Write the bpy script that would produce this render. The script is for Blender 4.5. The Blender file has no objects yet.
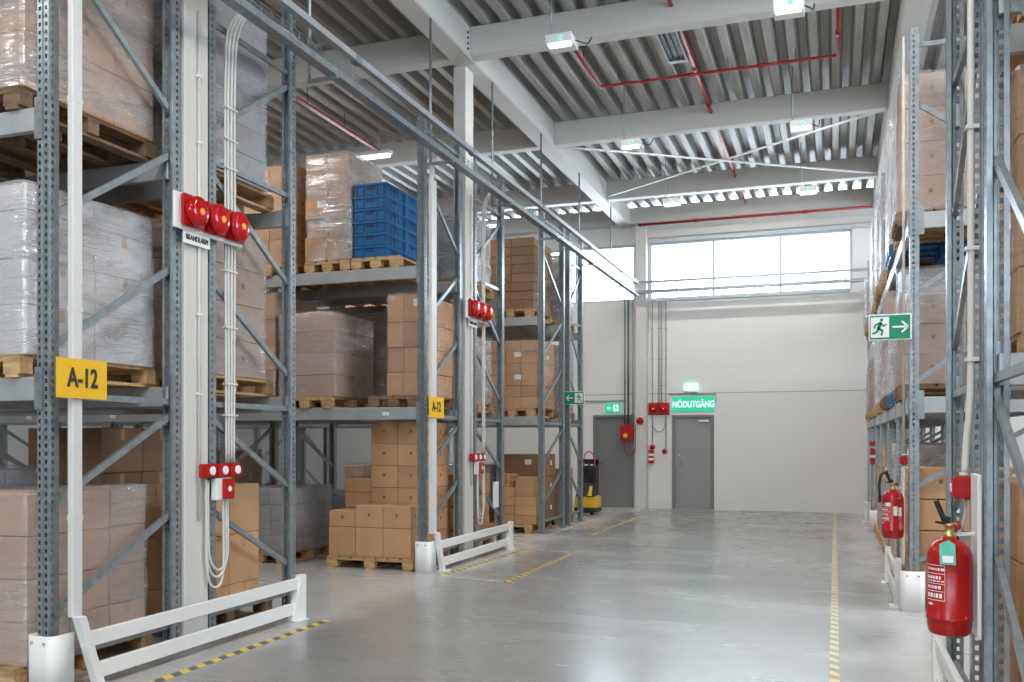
import bpy, bmesh, math, random
from mathutils import Vector, Matrix
random.seed(7)
C = bpy.context.scene.collection
SC = bpy.context.scene
PI = math.pi

# ------------------------------------------------------------------ materials
def mat(name, col, rough=.5, metal=0., bump=None, noise=None, spec=None, emit=None, tint=0.):
    m = bpy.data.materials.new(name); m.use_nodes = True
    nt = m.node_tree; b = nt.nodes['Principled BSDF']
    b.inputs['Base Color'].default_value = (*col, 1)
    b.inputs['Roughness'].default_value = rough
    b.inputs['Metallic'].default_value = metal
    if spec is not None: b.inputs['Specular IOR Level'].default_value = spec
    if emit:
        b.inputs['Emission Color'].default_value = (*emit[0], 1)
        b.inputs['Emission Strength'].default_value = emit[1]
    last = None
    if noise or tint or bump:
        tc = nt.nodes.new('ShaderNodeTexCoord')
    if noise:                                   # noise = (scale, amount, stretch)
        mp = nt.nodes.new('ShaderNodeMapping'); mp.inputs['Scale'].default_value = noise[2] if len(noise) > 2 else (1, 1, 1)
        nt.links.new(tc.outputs['Object'], mp.inputs['Vector'])
        n = nt.nodes.new('ShaderNodeTexNoise'); n.inputs['Scale'].default_value = noise[0]; n.inputs['Detail'].default_value = 5
        nt.links.new(mp.outputs['Vector'], n.inputs['Vector'])
        mr = nt.nodes.new('ShaderNodeMapRange')
        mr.inputs['From Min'].default_value = .3; mr.inputs['From Max'].default_value = .7
        mr.inputs['To Min'].default_value = 1 - noise[1]; mr.inputs['To Max'].default_value = 1 + noise[1]
        nt.links.new(n.outputs['Fac'], mr.inputs['Value'])
        last = mr.outputs['Result']
    if tint:                                    # every piece of the stock differs a little
        oi = nt.nodes.new('ShaderNodeObjectInfo')
        t = nt.nodes.new('ShaderNodeMapRange'); t.inputs['To Min'].default_value = 1 - tint; t.inputs['To Max'].default_value = 1 + tint
        nt.links.new(oi.outputs['Random'], t.inputs['Value'])
        if last:
            mu = nt.nodes.new('ShaderNodeMath'); mu.operation = 'MULTIPLY'
            nt.links.new(last, mu.inputs[0]); nt.links.new(t.outputs['Result'], mu.inputs[1]); last = mu.outputs[0]
        else: last = t.outputs['Result']
    if last:
        vm = nt.nodes.new('ShaderNodeVectorMath'); vm.operation = 'SCALE'
        vm.inputs[0].default_value = col
        nt.links.new(last, vm.inputs['Scale'])
        nt.links.new(vm.outputs[0], b.inputs['Base Color'])
    if bump:                                    # bump = (scale, strength)
        n2 = nt.nodes.new('ShaderNodeTexNoise'); n2.inputs['Scale'].default_value = bump[0]; n2.inputs['Detail'].default_value = 4
        nt.links.new(tc.outputs['Object'], n2.inputs['Vector'])
        bp = nt.nodes.new('ShaderNodeBump'); bp.inputs['Strength'].default_value = bump[1]; bp.inputs['Distance'].default_value = .02
        nt.links.new(n2.outputs['Fac'], bp.inputs['Height']); nt.links.new(bp.outputs['Normal'], b.inputs['Normal'])
    return m

M = {}
M['galv'] = mat('galvanised_steel', (.30, .34, .36), .36, .55, noise=(14, .18))
M['beam'] = mat('rack_beam_zinc', (.42, .445, .46), .45, .35, noise=(6, .08))
M['white'] = mat('white_paint', (.80, .80, .79), .45)
M['duct'] = mat('duct_plastic', (.66, .66, .645), .4)
M['steel_white'] = mat('painted_steelwork', (.64, .625, .59), .55)
M['wall'] = mat('wall_panel', (.80, .79, .765), .6, noise=(.6, .02))
M['trim'] = mat('wall_seam', (.38, .38, .37), .7)
M['deck'] = mat('roof_deck', (.46, .46, .445), .55, .25, noise=(3.0, .18, (6, .4, 1)))
M['card'] = mat('cardboard', (.53, .305, .155), .75, tint=.14, noise=(5, .06))
M['card_dark'] = mat('dark_cardboard', (.26, .155, .09), .75, tint=.15)
M['card_pink'] = mat('pale_cardboard', (.46, .32, .24), .75, tint=.1)
M['card_white'] = mat('white_cardboard', (.68, .66, .66), .7, tint=.05)
M['card_grey'] = mat('grey_cardboard', (.36, .35, .35), .7, tint=.06)
M['tape'] = mat('packing_tape', (.50, .32, .18), .25)
M['print'] = mat('box_print', (.24, .135, .07), .7)
M['label'] = mat('paper_label', (.82, .82, .80), .6)
M['wood'] = mat('pallet_wood', (.50, .32, .155), .8, noise=(9, .25, (1, 6, 6)), tint=.18)
M['wood_dark'] = mat('old_pallet_wood', (.20, .13, .075), .85, noise=(9, .25, (1, 6, 6)), tint=.2)
M['red'] = mat('fire_red', (.43, .008, .010), .28)
M['pipe_red'] = mat('pipe_red', (.34, .010, .014), .4)
M['lens'] = mat('red_lens', (.46, .005, .006), .10)
M['glow'] = mat('beacon_bulb', (.9, .15, .02), .4, emit=((1, .16, .02), 1.6))
M['black'] = mat('black_rubber', (.02, .02, .022), .5)
M['dark'] = mat('dark_print', (.03, .03, .03), .6)
M['yellow'] = mat('sign_yellow', (.86, .50, .012), .45)
M['truck_y'] = mat('machine_yellow', (.80, .52, .02), .4)
M['green'] = mat('sign_green', (.0, .24, .12), .45)
M['green_lit'] = mat('lit_sign_green', (.0, .30, .16), .45, emit=((.02, .60, .34), .7))
M['lamp_green'] = mat('lit_mint', (.5, .9, .75), .4, emit=((.35, 1, .72), 1.3))
M['sign_white'] = mat('sign_white', (.86, .88, .87), .5)
M['sign_white_lit'] = mat('lit_sign_white', (.85, .9, .88), .5, emit=((.7, 1, .9), .8))
M['led'] = mat('green_led', (.05, .8, .3), .4, emit=((.02, 1, .35), 2.5))
M['tube'] = mat('lamp_diffuser', (.95, .95, .93), .4, emit=((1, .97, .90), 3.))
M['door1'] = mat('dark_grey_door', (.20, .195, .19), .5)
M['door2'] = mat('grey_door', (.31, .31, .30), .5)
M['doorframe'] = mat('door_frame_grey', (.20, .20, .20), .5)
M['chrome'] = mat('brushed_steel', (.62, .62, .62), .25, .9)
M['brass'] = mat('brass', (.6, .45, .18), .35, .8)
M['pvc'] = mat('pvc_conduit', (.66, .65, .62), .45)
M['cable'] = mat('grey_cable', (.40, .40, .39), .5)
M['blue'] = mat('blue_crate', (.010, .13, .32), .4, tint=.12)
M['blue_shade'] = mat('crate_hole_shade', (.006, .04, .12), .6)
M['pink'] = mat('pink_hose', (.75, .05, .22), .5)
M['tag'] = mat('green_tag', (.10, .52, .38), .5)
M['winframe'] = mat('window_frame', (.52, .58, .60), .4)
M['vent'] = mat('vent_steel', (.10, .12, .13), .45, .3)

def stripes(name, a, b, pitch, slant):
    m = bpy.data.materials.new(name); m.use_nodes = True; nt = m.node_tree; p = nt.nodes['Principled BSDF']
    tc = nt.nodes.new('ShaderNodeTexCoord'); sx = nt.nodes.new('ShaderNodeSeparateXYZ'); nt.links.new(tc.outputs['Object'], sx.inputs[0])
    k = nt.nodes.new('ShaderNodeMath'); k.operation = 'MULTIPLY_ADD'; k.inputs[1].default_value = slant
    nt.links.new(sx.outputs['X'], k.inputs[0]); nt.links.new(sx.outputs['Y'], k.inputs[2])
    d = nt.nodes.new('ShaderNodeMath'); d.operation = 'DIVIDE'; d.inputs[1].default_value = pitch; nt.links.new(k.outputs[0], d.inputs[0])
    f = nt.nodes.new('ShaderNodeMath'); f.operation = 'FRACT'; nt.links.new(d.outputs[0], f.inputs[0])
    g = nt.nodes.new('ShaderNodeMath'); g.operation = 'GREATER_THAN'; g.inputs[1].default_value = .5; nt.links.new(f.outputs[0], g.inputs[0])
    mx = nt.nodes.new('ShaderNodeMix'); mx.data_type = 'RGBA'
    mx.inputs[6].default_value = (*a, 1); mx.inputs[7].default_value = (*b, 1)
    nt.links.new(g.outputs[0], mx.inputs[0]); nt.links.new(mx.outputs[2], p.inputs['Base Color']); p.inputs['Roughness'].default_value = .5
    return m
M['tape_by'] = stripes('hazard_tape', (.76, .54, .06), (.11, .11, .10), .165, .6)
M['tape_pale'] = stripes('worn_hazard_tape', (.74, .64, .33), (.34, .33, .29), .20, .9)
M['tape_y'] = mat('yellow_floor_tape', (.55, .46, .16), .5)

def floor_mat():
    m = bpy.data.materials.new('polished_concrete'); m.use_nodes = True; nt = m.node_tree; p = nt.nodes['Principled BSDF']
    tc = nt.nodes.new('ShaderNodeTexCoord')
    def noise(s, det, sc=(1, 1, 1)):
        mp = nt.nodes.new('ShaderNodeMapping'); mp.inputs['Scale'].default_value = sc
        nt.links.new(tc.outputs['Object'], mp.inputs['Vector'])
        n = nt.nodes.new('ShaderNodeTexNoise'); n.inputs['Scale'].default_value = s; n.inputs['Detail'].default_value = det
        nt.links.new(mp.outputs[0], n.inputs['Vector']); return n
    a = noise(.55, 6); b = noise(5, 6); c = noise(1.1, 3, (.5, 1.6, 1))
    r = nt.nodes.new('ShaderNodeValToRGB'); r.color_ramp.elements[0].position = .33; r.color_ramp.elements[1].position = .7
    r.color_ramp.elements[0].color = (.235, .235, .225, 1); r.color_ramp.elements[1].color = (.325, .325, .315, 1)
    mx = nt.nodes.new('ShaderNodeMix'); mx.inputs[0].default_value = .3
    nt.links.new(a.outputs['Fac'], mx.inputs[2]); nt.links.new(b.outputs['Fac'], mx.inputs[3])
    sx = nt.nodes.new('ShaderNodeSeparateXYZ'); nt.links.new(tc.outputs['Object'], sx.inputs[0])
    ad = nt.nodes.new('ShaderNodeMath'); ad.operation = 'ADD'; ad.inputs[1].default_value = 1.9; nt.links.new(sx.outputs['X'], ad.inputs[0])
    ab = nt.nodes.new('ShaderNodeMath'); ab.operation = 'ABSOLUTE'; nt.links.new(ad.outputs[0], ab.inputs[0])
    wob = nt.nodes.new('ShaderNodeMath'); wob.operation = 'MULTIPLY_ADD'; wob.inputs[1].default_value = 1.6; nt.links.new(a.outputs['Fac'], wob.inputs[0]); nt.links.new(ab.outputs[0], wob.inputs[2])
    ms = nt.nodes.new('ShaderNodeMapRange'); ms.interpolation_type = 'SMOOTHSTEP'; ms.inputs['From Min'].default_value = 2.75; ms.inputs['From Max'].default_value = 3.25; ms.inputs['To Max'].default_value = .75
    nt.links.new(wob.outputs[0], ms.inputs['Value'])
    dm = nt.nodes.new('ShaderNodeMix'); dm.data_type = 'RGBA'; dm.inputs[7].default_value = (.55, .545, .53, 1)
    nt.links.new(ms.outputs[0], dm.inputs[0]); nt.links.new(r.outputs[0], dm.inputs[6])
    nt.links.new(mx.outputs[0], r.inputs[0]); nt.links.new(dm.outputs[2], p.inputs['Base Color'])
    mr = nt.nodes.new('ShaderNodeMapRange'); mr.inputs['From Min'].default_value = .35; mr.inputs['From Max'].default_value = .7
    mr.inputs['To Min'].default_value = .21; mr.inputs['To Max'].default_value = .31
    nt.links.new(c.outputs['Fac'], mr.inputs['Value']); nt.links.new(mr.outputs[0], p.inputs['Roughness'])
    p.inputs['Specular IOR Level'].default_value = .75
    bp = nt.nodes.new('ShaderNodeBump'); bp.inputs['Strength'].default_value = .03; bp.inputs['Distance'].default_value = .02
    nt.links.new(b.outputs['Fac'], bp.inputs['Height']); nt.links.new(bp.outputs[0], p.inputs['Normal'])
    return m
M['floor'] = floor_mat()
M['dust'] = mat('worn_concrete', (.42, .41, .39), .6, noise=(3, .12))

def film_mat(name, base, patch, crease, tintcol=(.90, .91, .94)):
    m = bpy.data.materials.new(name); m.use_nodes = True; nt = m.node_tree
    for n in list(nt.nodes): nt.nodes.remove(n)
    L = nt.links.new
    out = nt.nodes.new('ShaderNodeOutputMaterial'); tc = nt.nodes.new('ShaderNodeTexCoord'); oi = nt.nodes.new('ShaderNodeObjectInfo')
    sh = nt.nodes.new('ShaderNodeVectorMath'); sh.operation = 'ADD'; L(tc.outputs['Object'], sh.inputs[0]); L(oi.outputs['Location'], sh.inputs[1])
    def noise(scale, rot, sc, det, rough=.5, dist=0.):
        mp = nt.nodes.new('ShaderNodeMapping'); mp.inputs['Scale'].default_value = sc; mp.inputs['Rotation'].default_value = rot
        L(sh.outputs[0], mp.inputs['Vector']); n = nt.nodes.new('ShaderNodeTexNoise'); n.inputs['Scale'].default_value = scale; n.inputs['Detail'].default_value = det
        n.inputs['Roughness'].default_value = rough; n.inputs['Distortion'].default_value = dist; L(mp.outputs[0], n.inputs['Vector']); return n.outputs['Fac']
    def rng(v, a, b, c, d):
        r = nt.nodes.new('ShaderNodeMapRange'); r.inputs['From Min'].default_value = a; r.inputs['From Max'].default_value = b; r.inputs['To Min'].default_value = c; r.inputs['To Max'].default_value = d; L(v, r.inputs['Value']); return r.outputs['Result']
    def math_(op, a, b):
        k = nt.nodes.new('ShaderNodeMath'); k.operation = op
        for q, v in enumerate((a, b)):
            if isinstance(v, (int, float)): k.inputs[q].default_value = v
            else: L(v, k.inputs[q])
        return k.outputs[0]
    big = noise(1.3, (.3, .5, 0), (1, 1, 2.0), 3)
    cr1 = noise(1.15, (.55, .5, .2), (.8, .8, 6.5), 5, .62, .5)
    cr2 = noise(1.7, (-.35, -.4, 0), (.7, .7, 7), 4, .6, .3)
    def ridge(v): return rng(math_('ABSOLUTE', math_('SUBTRACT', v, .5), 0), 0, .022, 1, 0)
    rid = math_('MAXIMUM', ridge(cr1), math_('MULTIPLY', ridge(cr2), .7))
    rid = math_('MULTIPLY', rid, rng(big, .38, .62, .25, 1))
    op = math_('ADD', math_('ADD', rng(big, .36, .66, base, base+patch), math_('MULTIPLY', rid, crease)), 0)
    bp = nt.nodes.new('ShaderNodeBump'); bp.inputs['Strength'].default_value = .75; bp.inputs['Distance'].default_value = .05
    L(math_('ADD', math_('MULTIPLY', cr1, .8), math_('ADD', math_('MULTIPLY', rid, .25), big)), bp.inputs['Height'])
    tr = nt.nodes.new('ShaderNodeBsdfTransparent'); tr.inputs[0].default_value = (.96, .96, .97, 1)
    df = nt.nodes.new('ShaderNodeBsdfDiffuse'); df.inputs[0].default_value = (*tintcol, 1)
    gl = nt.nodes.new('ShaderNodeBsdfGlossy'); gl.inputs['Roughness'].default_value = .17
    L(bp.outputs[0], gl.inputs['Normal']); L(bp.outputs[0], df.inputs['Normal'])
    a = nt.nodes.new('ShaderNodeMixShader'); a.inputs[0].default_value = .42; L(df.outputs[0], a.inputs[1]); L(gl.outputs[0], a.inputs[2])
    x = nt.nodes.new('ShaderNodeMixShader'); L(op, x.inputs[0]); L(tr.outputs[0], x.inputs[1]); L(a.outputs[0], x.inputs[2]); L(x.outputs[0], out.inputs[0])
    return m
M['film'] = film_mat('stretch_film', .07, .20, .34)
M['film_w'] = film_mat('cloudy_stretch_film', .22, .32, .34)
M['film_c'] = film_mat('clear_stretch_film', .03, .10, .26)

def glass_mat():
    m = bpy.data.materials.new('window_glass'); m.use_nodes = True; nt = m.node_tree
    for n in list(nt.nodes): nt.nodes.remove(n)
    out = nt.nodes.new('ShaderNodeOutputMaterial'); tr = nt.nodes.new('ShaderNodeBsdfTransparent'); tr.inputs[0].default_value = (.95, .97, .98, 1)
    gl = nt.nodes.new('ShaderNodeBsdfGlossy'); gl.inputs['Roughness'].default_value = .02
    fr = nt.nodes.new('ShaderNodeFresnel'); fr.inputs[0].default_value = 1.4
    x = nt.nodes.new('ShaderNodeMixShader'); nt.links.new(fr.outputs[0], x.inputs[0]); nt.links.new(tr.outputs[0], x.inputs[1]); nt.links.new(gl.outputs[0], x.inputs[2])
    nt.links.new(x.outputs[0], out.inputs[0]); return m
M['glass'] = glass_mat()

# ------------------------------------------------------------------ mesh helpers
class MB:
    def __init__(s): s.v = []; s.f = []; s.m = []; s.sm = []
    def add(s, vs, fs, mi=0, smooth=False):
        o = len(s.v); s.v += [tuple(p) for p in vs]
        for f in fs: s.f.append(tuple(i + o for i in f)); s.m.append(mi); s.sm.append(smooth)
        return s
    def box(s, x0, x1, y0, y1, z0, z1, mi=0):
        vs = [(x0,y0,z0),(x1,y0,z0),(x1,y1,z0),(x0,y1,z0),(x0,y0,z1),(x1,y0,z1),(x1,y1,z1),(x0,y1,z1)]
        return s.add(vs, [(3,2,1,0),(4,5,6,7),(0,1,5,4),(1,2,6,5),(2,3,7,6),(3,0,4,7)], mi)
    def bar(s, p, q, w, h, mi=0, up=(0, 0, 1)):            # a bar from p to q, w across, h along up
        p, q, up = Vector(p), Vector(q), Vector(up); d = (q - p).normalized()
        a = d.cross(up); a = a.normalized() if a.length > 1e-4 else Vector((1, 0, 0)); b = a.cross(d).normalized()
        vs = []
        for e in (p, q):
            for sa, sb in ((-1,-1),(1,-1),(1,1),(-1,1)): vs.append(e + a*(sa*w/2) + b*(sb*h/2))
        return s.add(vs, [(0,1,2,3),(7,6,5,4),(0,4,5,1),(1,5,6,2),(2,6,7,3),(3,7,4,0)], mi)
    def prism(s, pts, n, mi=0):                            # outline swept by vector n
        k = len(pts); n = Vector(n); vs = [Vector(p) for p in pts] + [Vector(p) + n for p in pts]
        fs = [tuple(range(k))[::-1], tuple(range(k, 2*k))] + [(i, (i+1) % k, (i+1) % k + k, i + k) for i in range(k)]
        return s.add(vs, fs, mi)
    def lathe(s, prof, n=24, o=(0,0,0), ax='Z', mi=0):     # prof of (r, z)
        vs = []; o = Vector(o)
        for r, z in prof:
            for i in range(n):
                t = 2*PI*i/n; c = (r*math.cos(t), r*math.sin(t), z)
                if ax == 'Y': c = (c[0], -c[2], c[1])       # axis towards -Y
                if ax == 'X': c = (c[2], c[0], c[1])
                vs.append(o + Vector(c))
        fs = []
        for j in range(len(prof)-1):
            for i in range(n): fs.append((j*n+i, j*n+(i+1) % n, (j+1)*n+(i+1) % n, (j+1)*n+i))
        s.add(vs, fs, mi, True)
        b = len(s.v) - len(vs)
        s.f.append(tuple(b+i for i in range(n))[::-1]); s.m.append(mi); s.sm.append(False)
        s.f.append(tuple(b+(len(prof)-1)*n+i for i in range(n))); s.m.append(mi); s.sm.append(False)
        return s
    def tube(s, path, r, n=8, mi=0):
        P = [Vector(p) for p in path]; rings = []
        prev = None
        for i, p in enumerate(P):
            d = (P[min(i+1, len(P)-1)] - P[max(i-1, 0)]).normalized()
            if prev is None:
                a = d.cross(Vector((0, 0, 1)));  a = a if a.length > 1e-3 else Vector((1, 0, 0))
            else: a = prev - d*prev.dot(d)
            a.normalize(); prev = a; b = d.cross(a)
            rings.append([p + a*(r*math.cos(2*PI*k/n)) + b*(r*math.sin(2*PI*k/n)) for k in range(n)])
        vs = [v for R in rings for v in R]; fs = []
        for j in range(len(P)-1):
            for k in range(n): fs.append((j*n+k, j*n+(k+1) % n, (j+1)*n+(k+1) % n, (j+1)*n+k))
        fs.append(tuple(range(n))[::-1]); fs.append(tuple((len(P)-1)*n+k for k in range(n)))
        return s.add(vs, fs, mi, True)
    def mesh(s, name, mats, bevel=0, seg=1):
        me = bpy.data.meshes.new(name); me.from_pydata(s.v, [], s.f)
        for m in (mats if isinstance(mats, (list, tuple)) else [mats]): me.materials.append(m)
        me.polygons.foreach_set('material_index', s.m); me.polygons.foreach_set('use_smooth', s.sm)
        bm = bmesh.new(); bm.from_mesh(me)
        bmesh.ops.recalc_face_normals(bm, faces=bm.faces)
        if bevel: bmesh.ops.bevel(bm, geom=[e for e in bm.edges if len(e.link_faces) == 2 and e.calc_face_angle(0) > .6], offset=bevel, segments=seg, affect='EDGES')
        bm.to_mesh(me); bm.free(); me.update(); return me
    def build(s, name, mats, parent=None, bevel=0, loc=(0,0,0), seg=1): return link(name, s.mesh(name, mats, bevel, seg), parent, loc)

def link(name, me, parent=None, loc=(0, 0, 0), rz=0):
    o = bpy.data.objects.new(name, me); C.objects.link(o); o.location = loc; o.rotation_euler = (0, 0, rz)
    if parent: o.parent = parent
    return o
def T(o, label, cat, group=None):
    o['label'] = label; o['category'] = cat; o['kind'] = 'thing'
    if group: o['group'] = group
    return o
def S(o): o['kind'] = 'structure'; return o
def empty(name, loc, rz=0):
    o = bpy.data.objects.new(name, None); C.objects.link(o); o.location = loc; o.rotation_euler = (0, 0, rz); o.empty_display_size = .1
    return o
def copy_tree(o, parent=None):
    c = o.copy(); C.objects.link(c)
    if parent: c.parent = parent
    for ch in list(o.children): copy_tree(ch, c)
    return c
def text_mesh(body, size, ext=.002, bold=0.):
    cu = bpy.data.curves.new('lettering', 'FONT'); cu.body = body; cu.size = size; cu.extrude = ext; cu.offset = size*bold; cu.align_x = 'CENTER'; cu.align_y = 'CENTER'; cu.resolution_u = 3
    o = bpy.data.objects.new('tmp', cu); C.objects.link(o)
    dg = bpy.context.evaluated_depsgraph_get(); me = bpy.data.meshes.new_from_object(o.evaluated_get(dg))
    bpy.data.objects.remove(o); bpy.data.curves.remove(cu); return me
def lettering(body, size, m, parent, loc, face, sx=1.0, bold=0.):
    me = text_mesh(body, size, .002, bold); me.materials.clear(); me.materials.append(m)
    o = link('lettering', me, parent, loc)
    o.rotation_euler = {'+X': (PI/2, 0, PI/2), '-Y': (PI/2, 0, 0)}[face]; o.scale = (sx, 1, 1)
    return o
def arc(c, r, a0, a1, n, plane):                            # plane maps (cos, sin) into 3-D
    return [plane(c, r*math.cos(a0+(a1-a0)*i/n), r*math.sin(a0+(a1-a0)*i/n)) for i in range(n+1)]
def hermite(pts, n=8):
    P = [Vector(p) for p in pts]; out = []
    for i in range(len(P)-1):
        p0, p1, p2, p3 = P[max(i-1,0)], P[i], P[i+1], P[min(i+2, len(P)-1)]
        for k in range(n):
            t = k/n; out.append(.5*((2*p1)+(p2-p0)*t+(2*p0-5*p1+4*p2-p3)*t*t+(3*p1-p0-3*p2+p3)*t**3))
    out.append(P[-1]); return out

# ------------------------------------------------------------------ camera
F, V0, CH = 911., 440., 1.56
TH = math.atan(323/F)
cam = bpy.data.cameras.new('camera'); co = bpy.data.objects.new('camera', cam); C.objects.link(co)
co.location = (0, 0, CH); co.rotation_euler = (PI/2, 0, TH)
cam.sensor_width = 36; cam.lens = 36*F/1024; cam.shift_y = (V0-341)/1024; cam.clip_start = .05; cam.clip_end = 200
SC.camera = co

# ------------------------------------------------------------------ the hall
XW0, XW1, YW0, YW1 = -16.0, 7.0, -9.0, 20.7
ZC = 6.85
S(MB().box(XW0, XW1, YW0, YW1, -.1, 0).build('floor', M['floor']))

def wall_with_holes(name, axis, pos, thick, a0, a1, z0, z1, holes, m):
    mb = MB(); xs = sorted({a0, a1, *[h[0] for h in holes], *[h[1] for h in holes]}); zs = sorted({z0, z1, *[h[2] for h in holes], *[h[3] for h in holes]})
    for i in range(len(xs)-1):
        for j in range(len(zs)-1):
            cx, cz = (xs[i]+xs[i+1])/2, (zs[j]+zs[j+1])/2
            if any(h[0] < cx < h[1] and h[2] < cz < h[3] for h in holes): continue
            if axis == 'Y': mb.box(xs[i], xs[i+1], min(pos, pos+thick), max(pos, pos+thick), zs[j], zs[j+1])
            else: mb.box(min(pos, pos+thick), max(pos, pos+thick), xs[i], xs[i+1], zs[j], zs[j+1])
    return S(mb.build(name, m))
WZ0, WZ1 = 4.765, 6.06
D1 = (-5.33, -4.36, 2.14); D2 = (-3.49, -2.545, 2.125)
wins = [(-4.01, .345), (-8.60, -4.33), (-13.2, -8.95)]
wall_with_holes('wall_back', 'Y', YW1, .25, XW0, XW1, 0, ZC, [(a, b, WZ0, WZ1) for a, b in wins] + [(D1[0], D1[1], 0, D1[2]), (D2[0], D2[1], 0, D2[2])], M['wall'])
fw = [(-4.4, .2), (1.0, 5.6)]
wall_with_holes('wall_front', 'Y', YW0, -.25, XW0, XW1, 0, ZC, [(a, b, 3.6, 6.3) for a, b in fw], M['wall'])
wall_with_holes('wall_left', 'X', XW0, -.25, YW0, YW1, 0, ZC, [], M['wall'])
added_rw = [(4.6, 9.8), (15.2, 20.2)]  # out-of-view windows added for side light and glare on the left racks
wall_with_holes('wall_right', 'X', XW1, .25, YW0, YW1, 0, ZC, [(a, b, 3.1, 6.3) for a, b in added_rw], M['wall'])

def window(n, axis, a0, a1, z0, z1, pos, sgn, muls):
    r = S(empty('window_%d' % n, (0, 0, 0)))
    f = MB(); w = .05
    def bx(a, b, c, d, p0, p1, mb):
        if axis == 'Y': mb.box(a, b, min(p0, p1), max(p0, p1), c, d)
        else: mb.box(min(p0, p1), max(p0, p1), a, b, c, d)
    p0, p1 = pos + sgn*.05, pos + sgn*.13
    bx(a0, a1, z0, z0+w, p0, p1, f); bx(a0, a1, z1-w, z1, p0, p1, f); bx(a0, a0+w, z0+w, z1-w, p0, p1, f); bx(a1-w, a1, z0+w, z1-w, p0, p1, f)
    for m_ in muls: bx(m_-.025, m_+.025, z0+w, z1-w, p0, p1, f)
    fo = f.build('window_frame', M['winframe'], r)
    ed = [a0+w] + list(muls) + [a1-w]
    for i in range(len(ed)-1):
        g = MB(); bx(ed[i]+(.025 if i else 0), ed[i+1]-(.025 if i < len(ed)-2 else 0), z0+w, z1-w, pos+sgn*.085, pos+sgn*.093, g); g.build('pane', M['glass'], r)
wn = 1
window(1, 'Y', -4.01, .345, WZ0, WZ1, YW1, 1, [-2.57, -1.12])
window(2, 'Y', -8.60, -4.33, WZ0, WZ1, YW1, 1, [-7.2, -5.75])
window(3, 'Y', -13.2, -8.95, WZ0, WZ1, YW1, 1, [-11.8, -10.35])
for i, (a, b) in enumerate(fw): window(4+i, 'Y', a, b, 3.6, 6.3, YW0, -1, [a+1.53, a+3.07])
for i, (a, b) in enumerate(added_rw): window(6+i, 'X', a, b, 3.1, 6.3, XW1, 1, [a+1.67, a+3.33])
# seam between the wall panels, a lower one, and the vertical joints
S(MB().box(XW0, XW1, YW1-.006, YW1, 2.607, 2.622).build('trim_1', M['trim']))
mb = MB()
S(MB().box(-4.0, XW1, YW1-.04, YW1, 6.06, 6.12).build('trim_2', M['winframe']))
S(MB().box(-3.97, .30, YW1-.03, YW1, 4.72, 4.762).build('trim_3', M['winframe']))
S(MB().box(-4.022, -4.011, YW1-.02, YW1, 4.0, 6.3).build('trim_4', M['winframe']))

# doors
def door(n, D, dm):
    x0, x1, zt = D
    r = S(empty('door_%d' % n, (x0, YW1, 0)))
    w = x1-x0; f = MB()
    f.box(0, .07, -.012, .14, 0, zt).box(w-.07, w, -.012, .14, 0, zt).box(.07, w-.07, -.012, .14, zt-.06, zt)
    f.build('door_frame', M['doorframe'], r, .004)
    MB().box(.066, w-.066, .03, .085, .010, zt-.055).build('door_leaf', dm, r, .004)
    h = MB(); h.box(.135, .17, .018, .03, .95, 1.13); h.bar((.152, .018, 1.06), (.152, -.03, 1.06), .02, .02); h.bar((.145, -.03, 1.06), (.27, -.03, 1.06), .02, .022)
    h.build('door_handle', M['chrome'], r, .003)
    MB().lathe([(.024, 0), (.024, .012), (.014, .014)], 16, (.152, .03, 1.22), 'Y').build('lock_cylinder', M['chrome'], r)
    MB().box(.07, w-.07, -.005, .12, 0, .011).build('threshold', M['chrome'], r)
    if n == 2:
        MB().box(w-.36, w-.12, -.02, .03, zt-.16, zt-.11).build('door_closer', M['chrome'], r, .005)
    return r
door(1, D1, M['door1']); door(2, D2, M['door2'])

# roof deck: trapezoidal sheet, ribs along the hall
mb = MB(); pitch = .28; x = XW0; pts = []
while x < XW1 - 1e-6:
    pts += [(x, ZC), (x+.10, ZC), (x+.14, ZC+.16), (x+.24, ZC+.16)]; x += pitch
pts.append((x, ZC))
vs = [(px, YW0, pz) for px, pz in pts] + [(px, YW1, pz) for px, pz in pts]; k = len(pts)
mb.add(vs, [(i, i+1, i+1+k, i+k) for i in range(k-1)])
S(mb.build('ceiling', M['deck']))
S(MB().box(XW0, XW1+.3, YW0-.3, YW1+.3, ZC+.18, ZC+.3).build('roof', M['steel_white']))

def hbeam(name, p, q, w, h, tf=.02, tw=.012):                # I beam, p and q on the underside centreline
    p, q = Vector(p), Vector(q); mb = MB(); up = Vector((0, 0, 1))
    mb.bar(p+up*tf/2, q+up*tf/2, w, tf); mb.bar(p+up*(h-tf/2), q+up*(h-tf/2), w, tf); mb.bar(p+up*h/2, q+up*h/2, tw, h-2*tf)
    return S(mb.build(name, M['steel_white']))
def boxbeam(name, x0, x1, y0, y1, z0, z1): return S(MB().box(x0, x1, y0, y1, z0, z1).build(name, M['steel_white'], None, .012, seg=2))
ZB = 6.45
BY = [-7.6, -3.9, -.2, 3.45, 7.1, 10.80, 14.52, 18.2]
boxbeam('ceiling_beam', -4.68, -4.40, YW0, YW1, ZB, ZC-.002)
boxbeam('ceiling_beam', .74, 1.02, YW0, YW1, ZB, ZC-.002)
boxbeam('ceiling_beam', -10.6, -10.32, YW0, YW1, ZB, ZC-.002)
for y in BY:
    for a, b in ((-4.40, .74), (-10.32, -4.68), (XW0, -10.6), (1.02, XW1)): boxbeam('ceiling_beam', a, b, y, y+.2, ZB+.02, ZC-.004)
for a, b in ((-4.40, .74), (-10.32, -4.68), (1.02, XW1)): boxbeam('ceiling_beam', a, b, YW1-.26, YW1, ZB+.03, ZC-.004)
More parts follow.
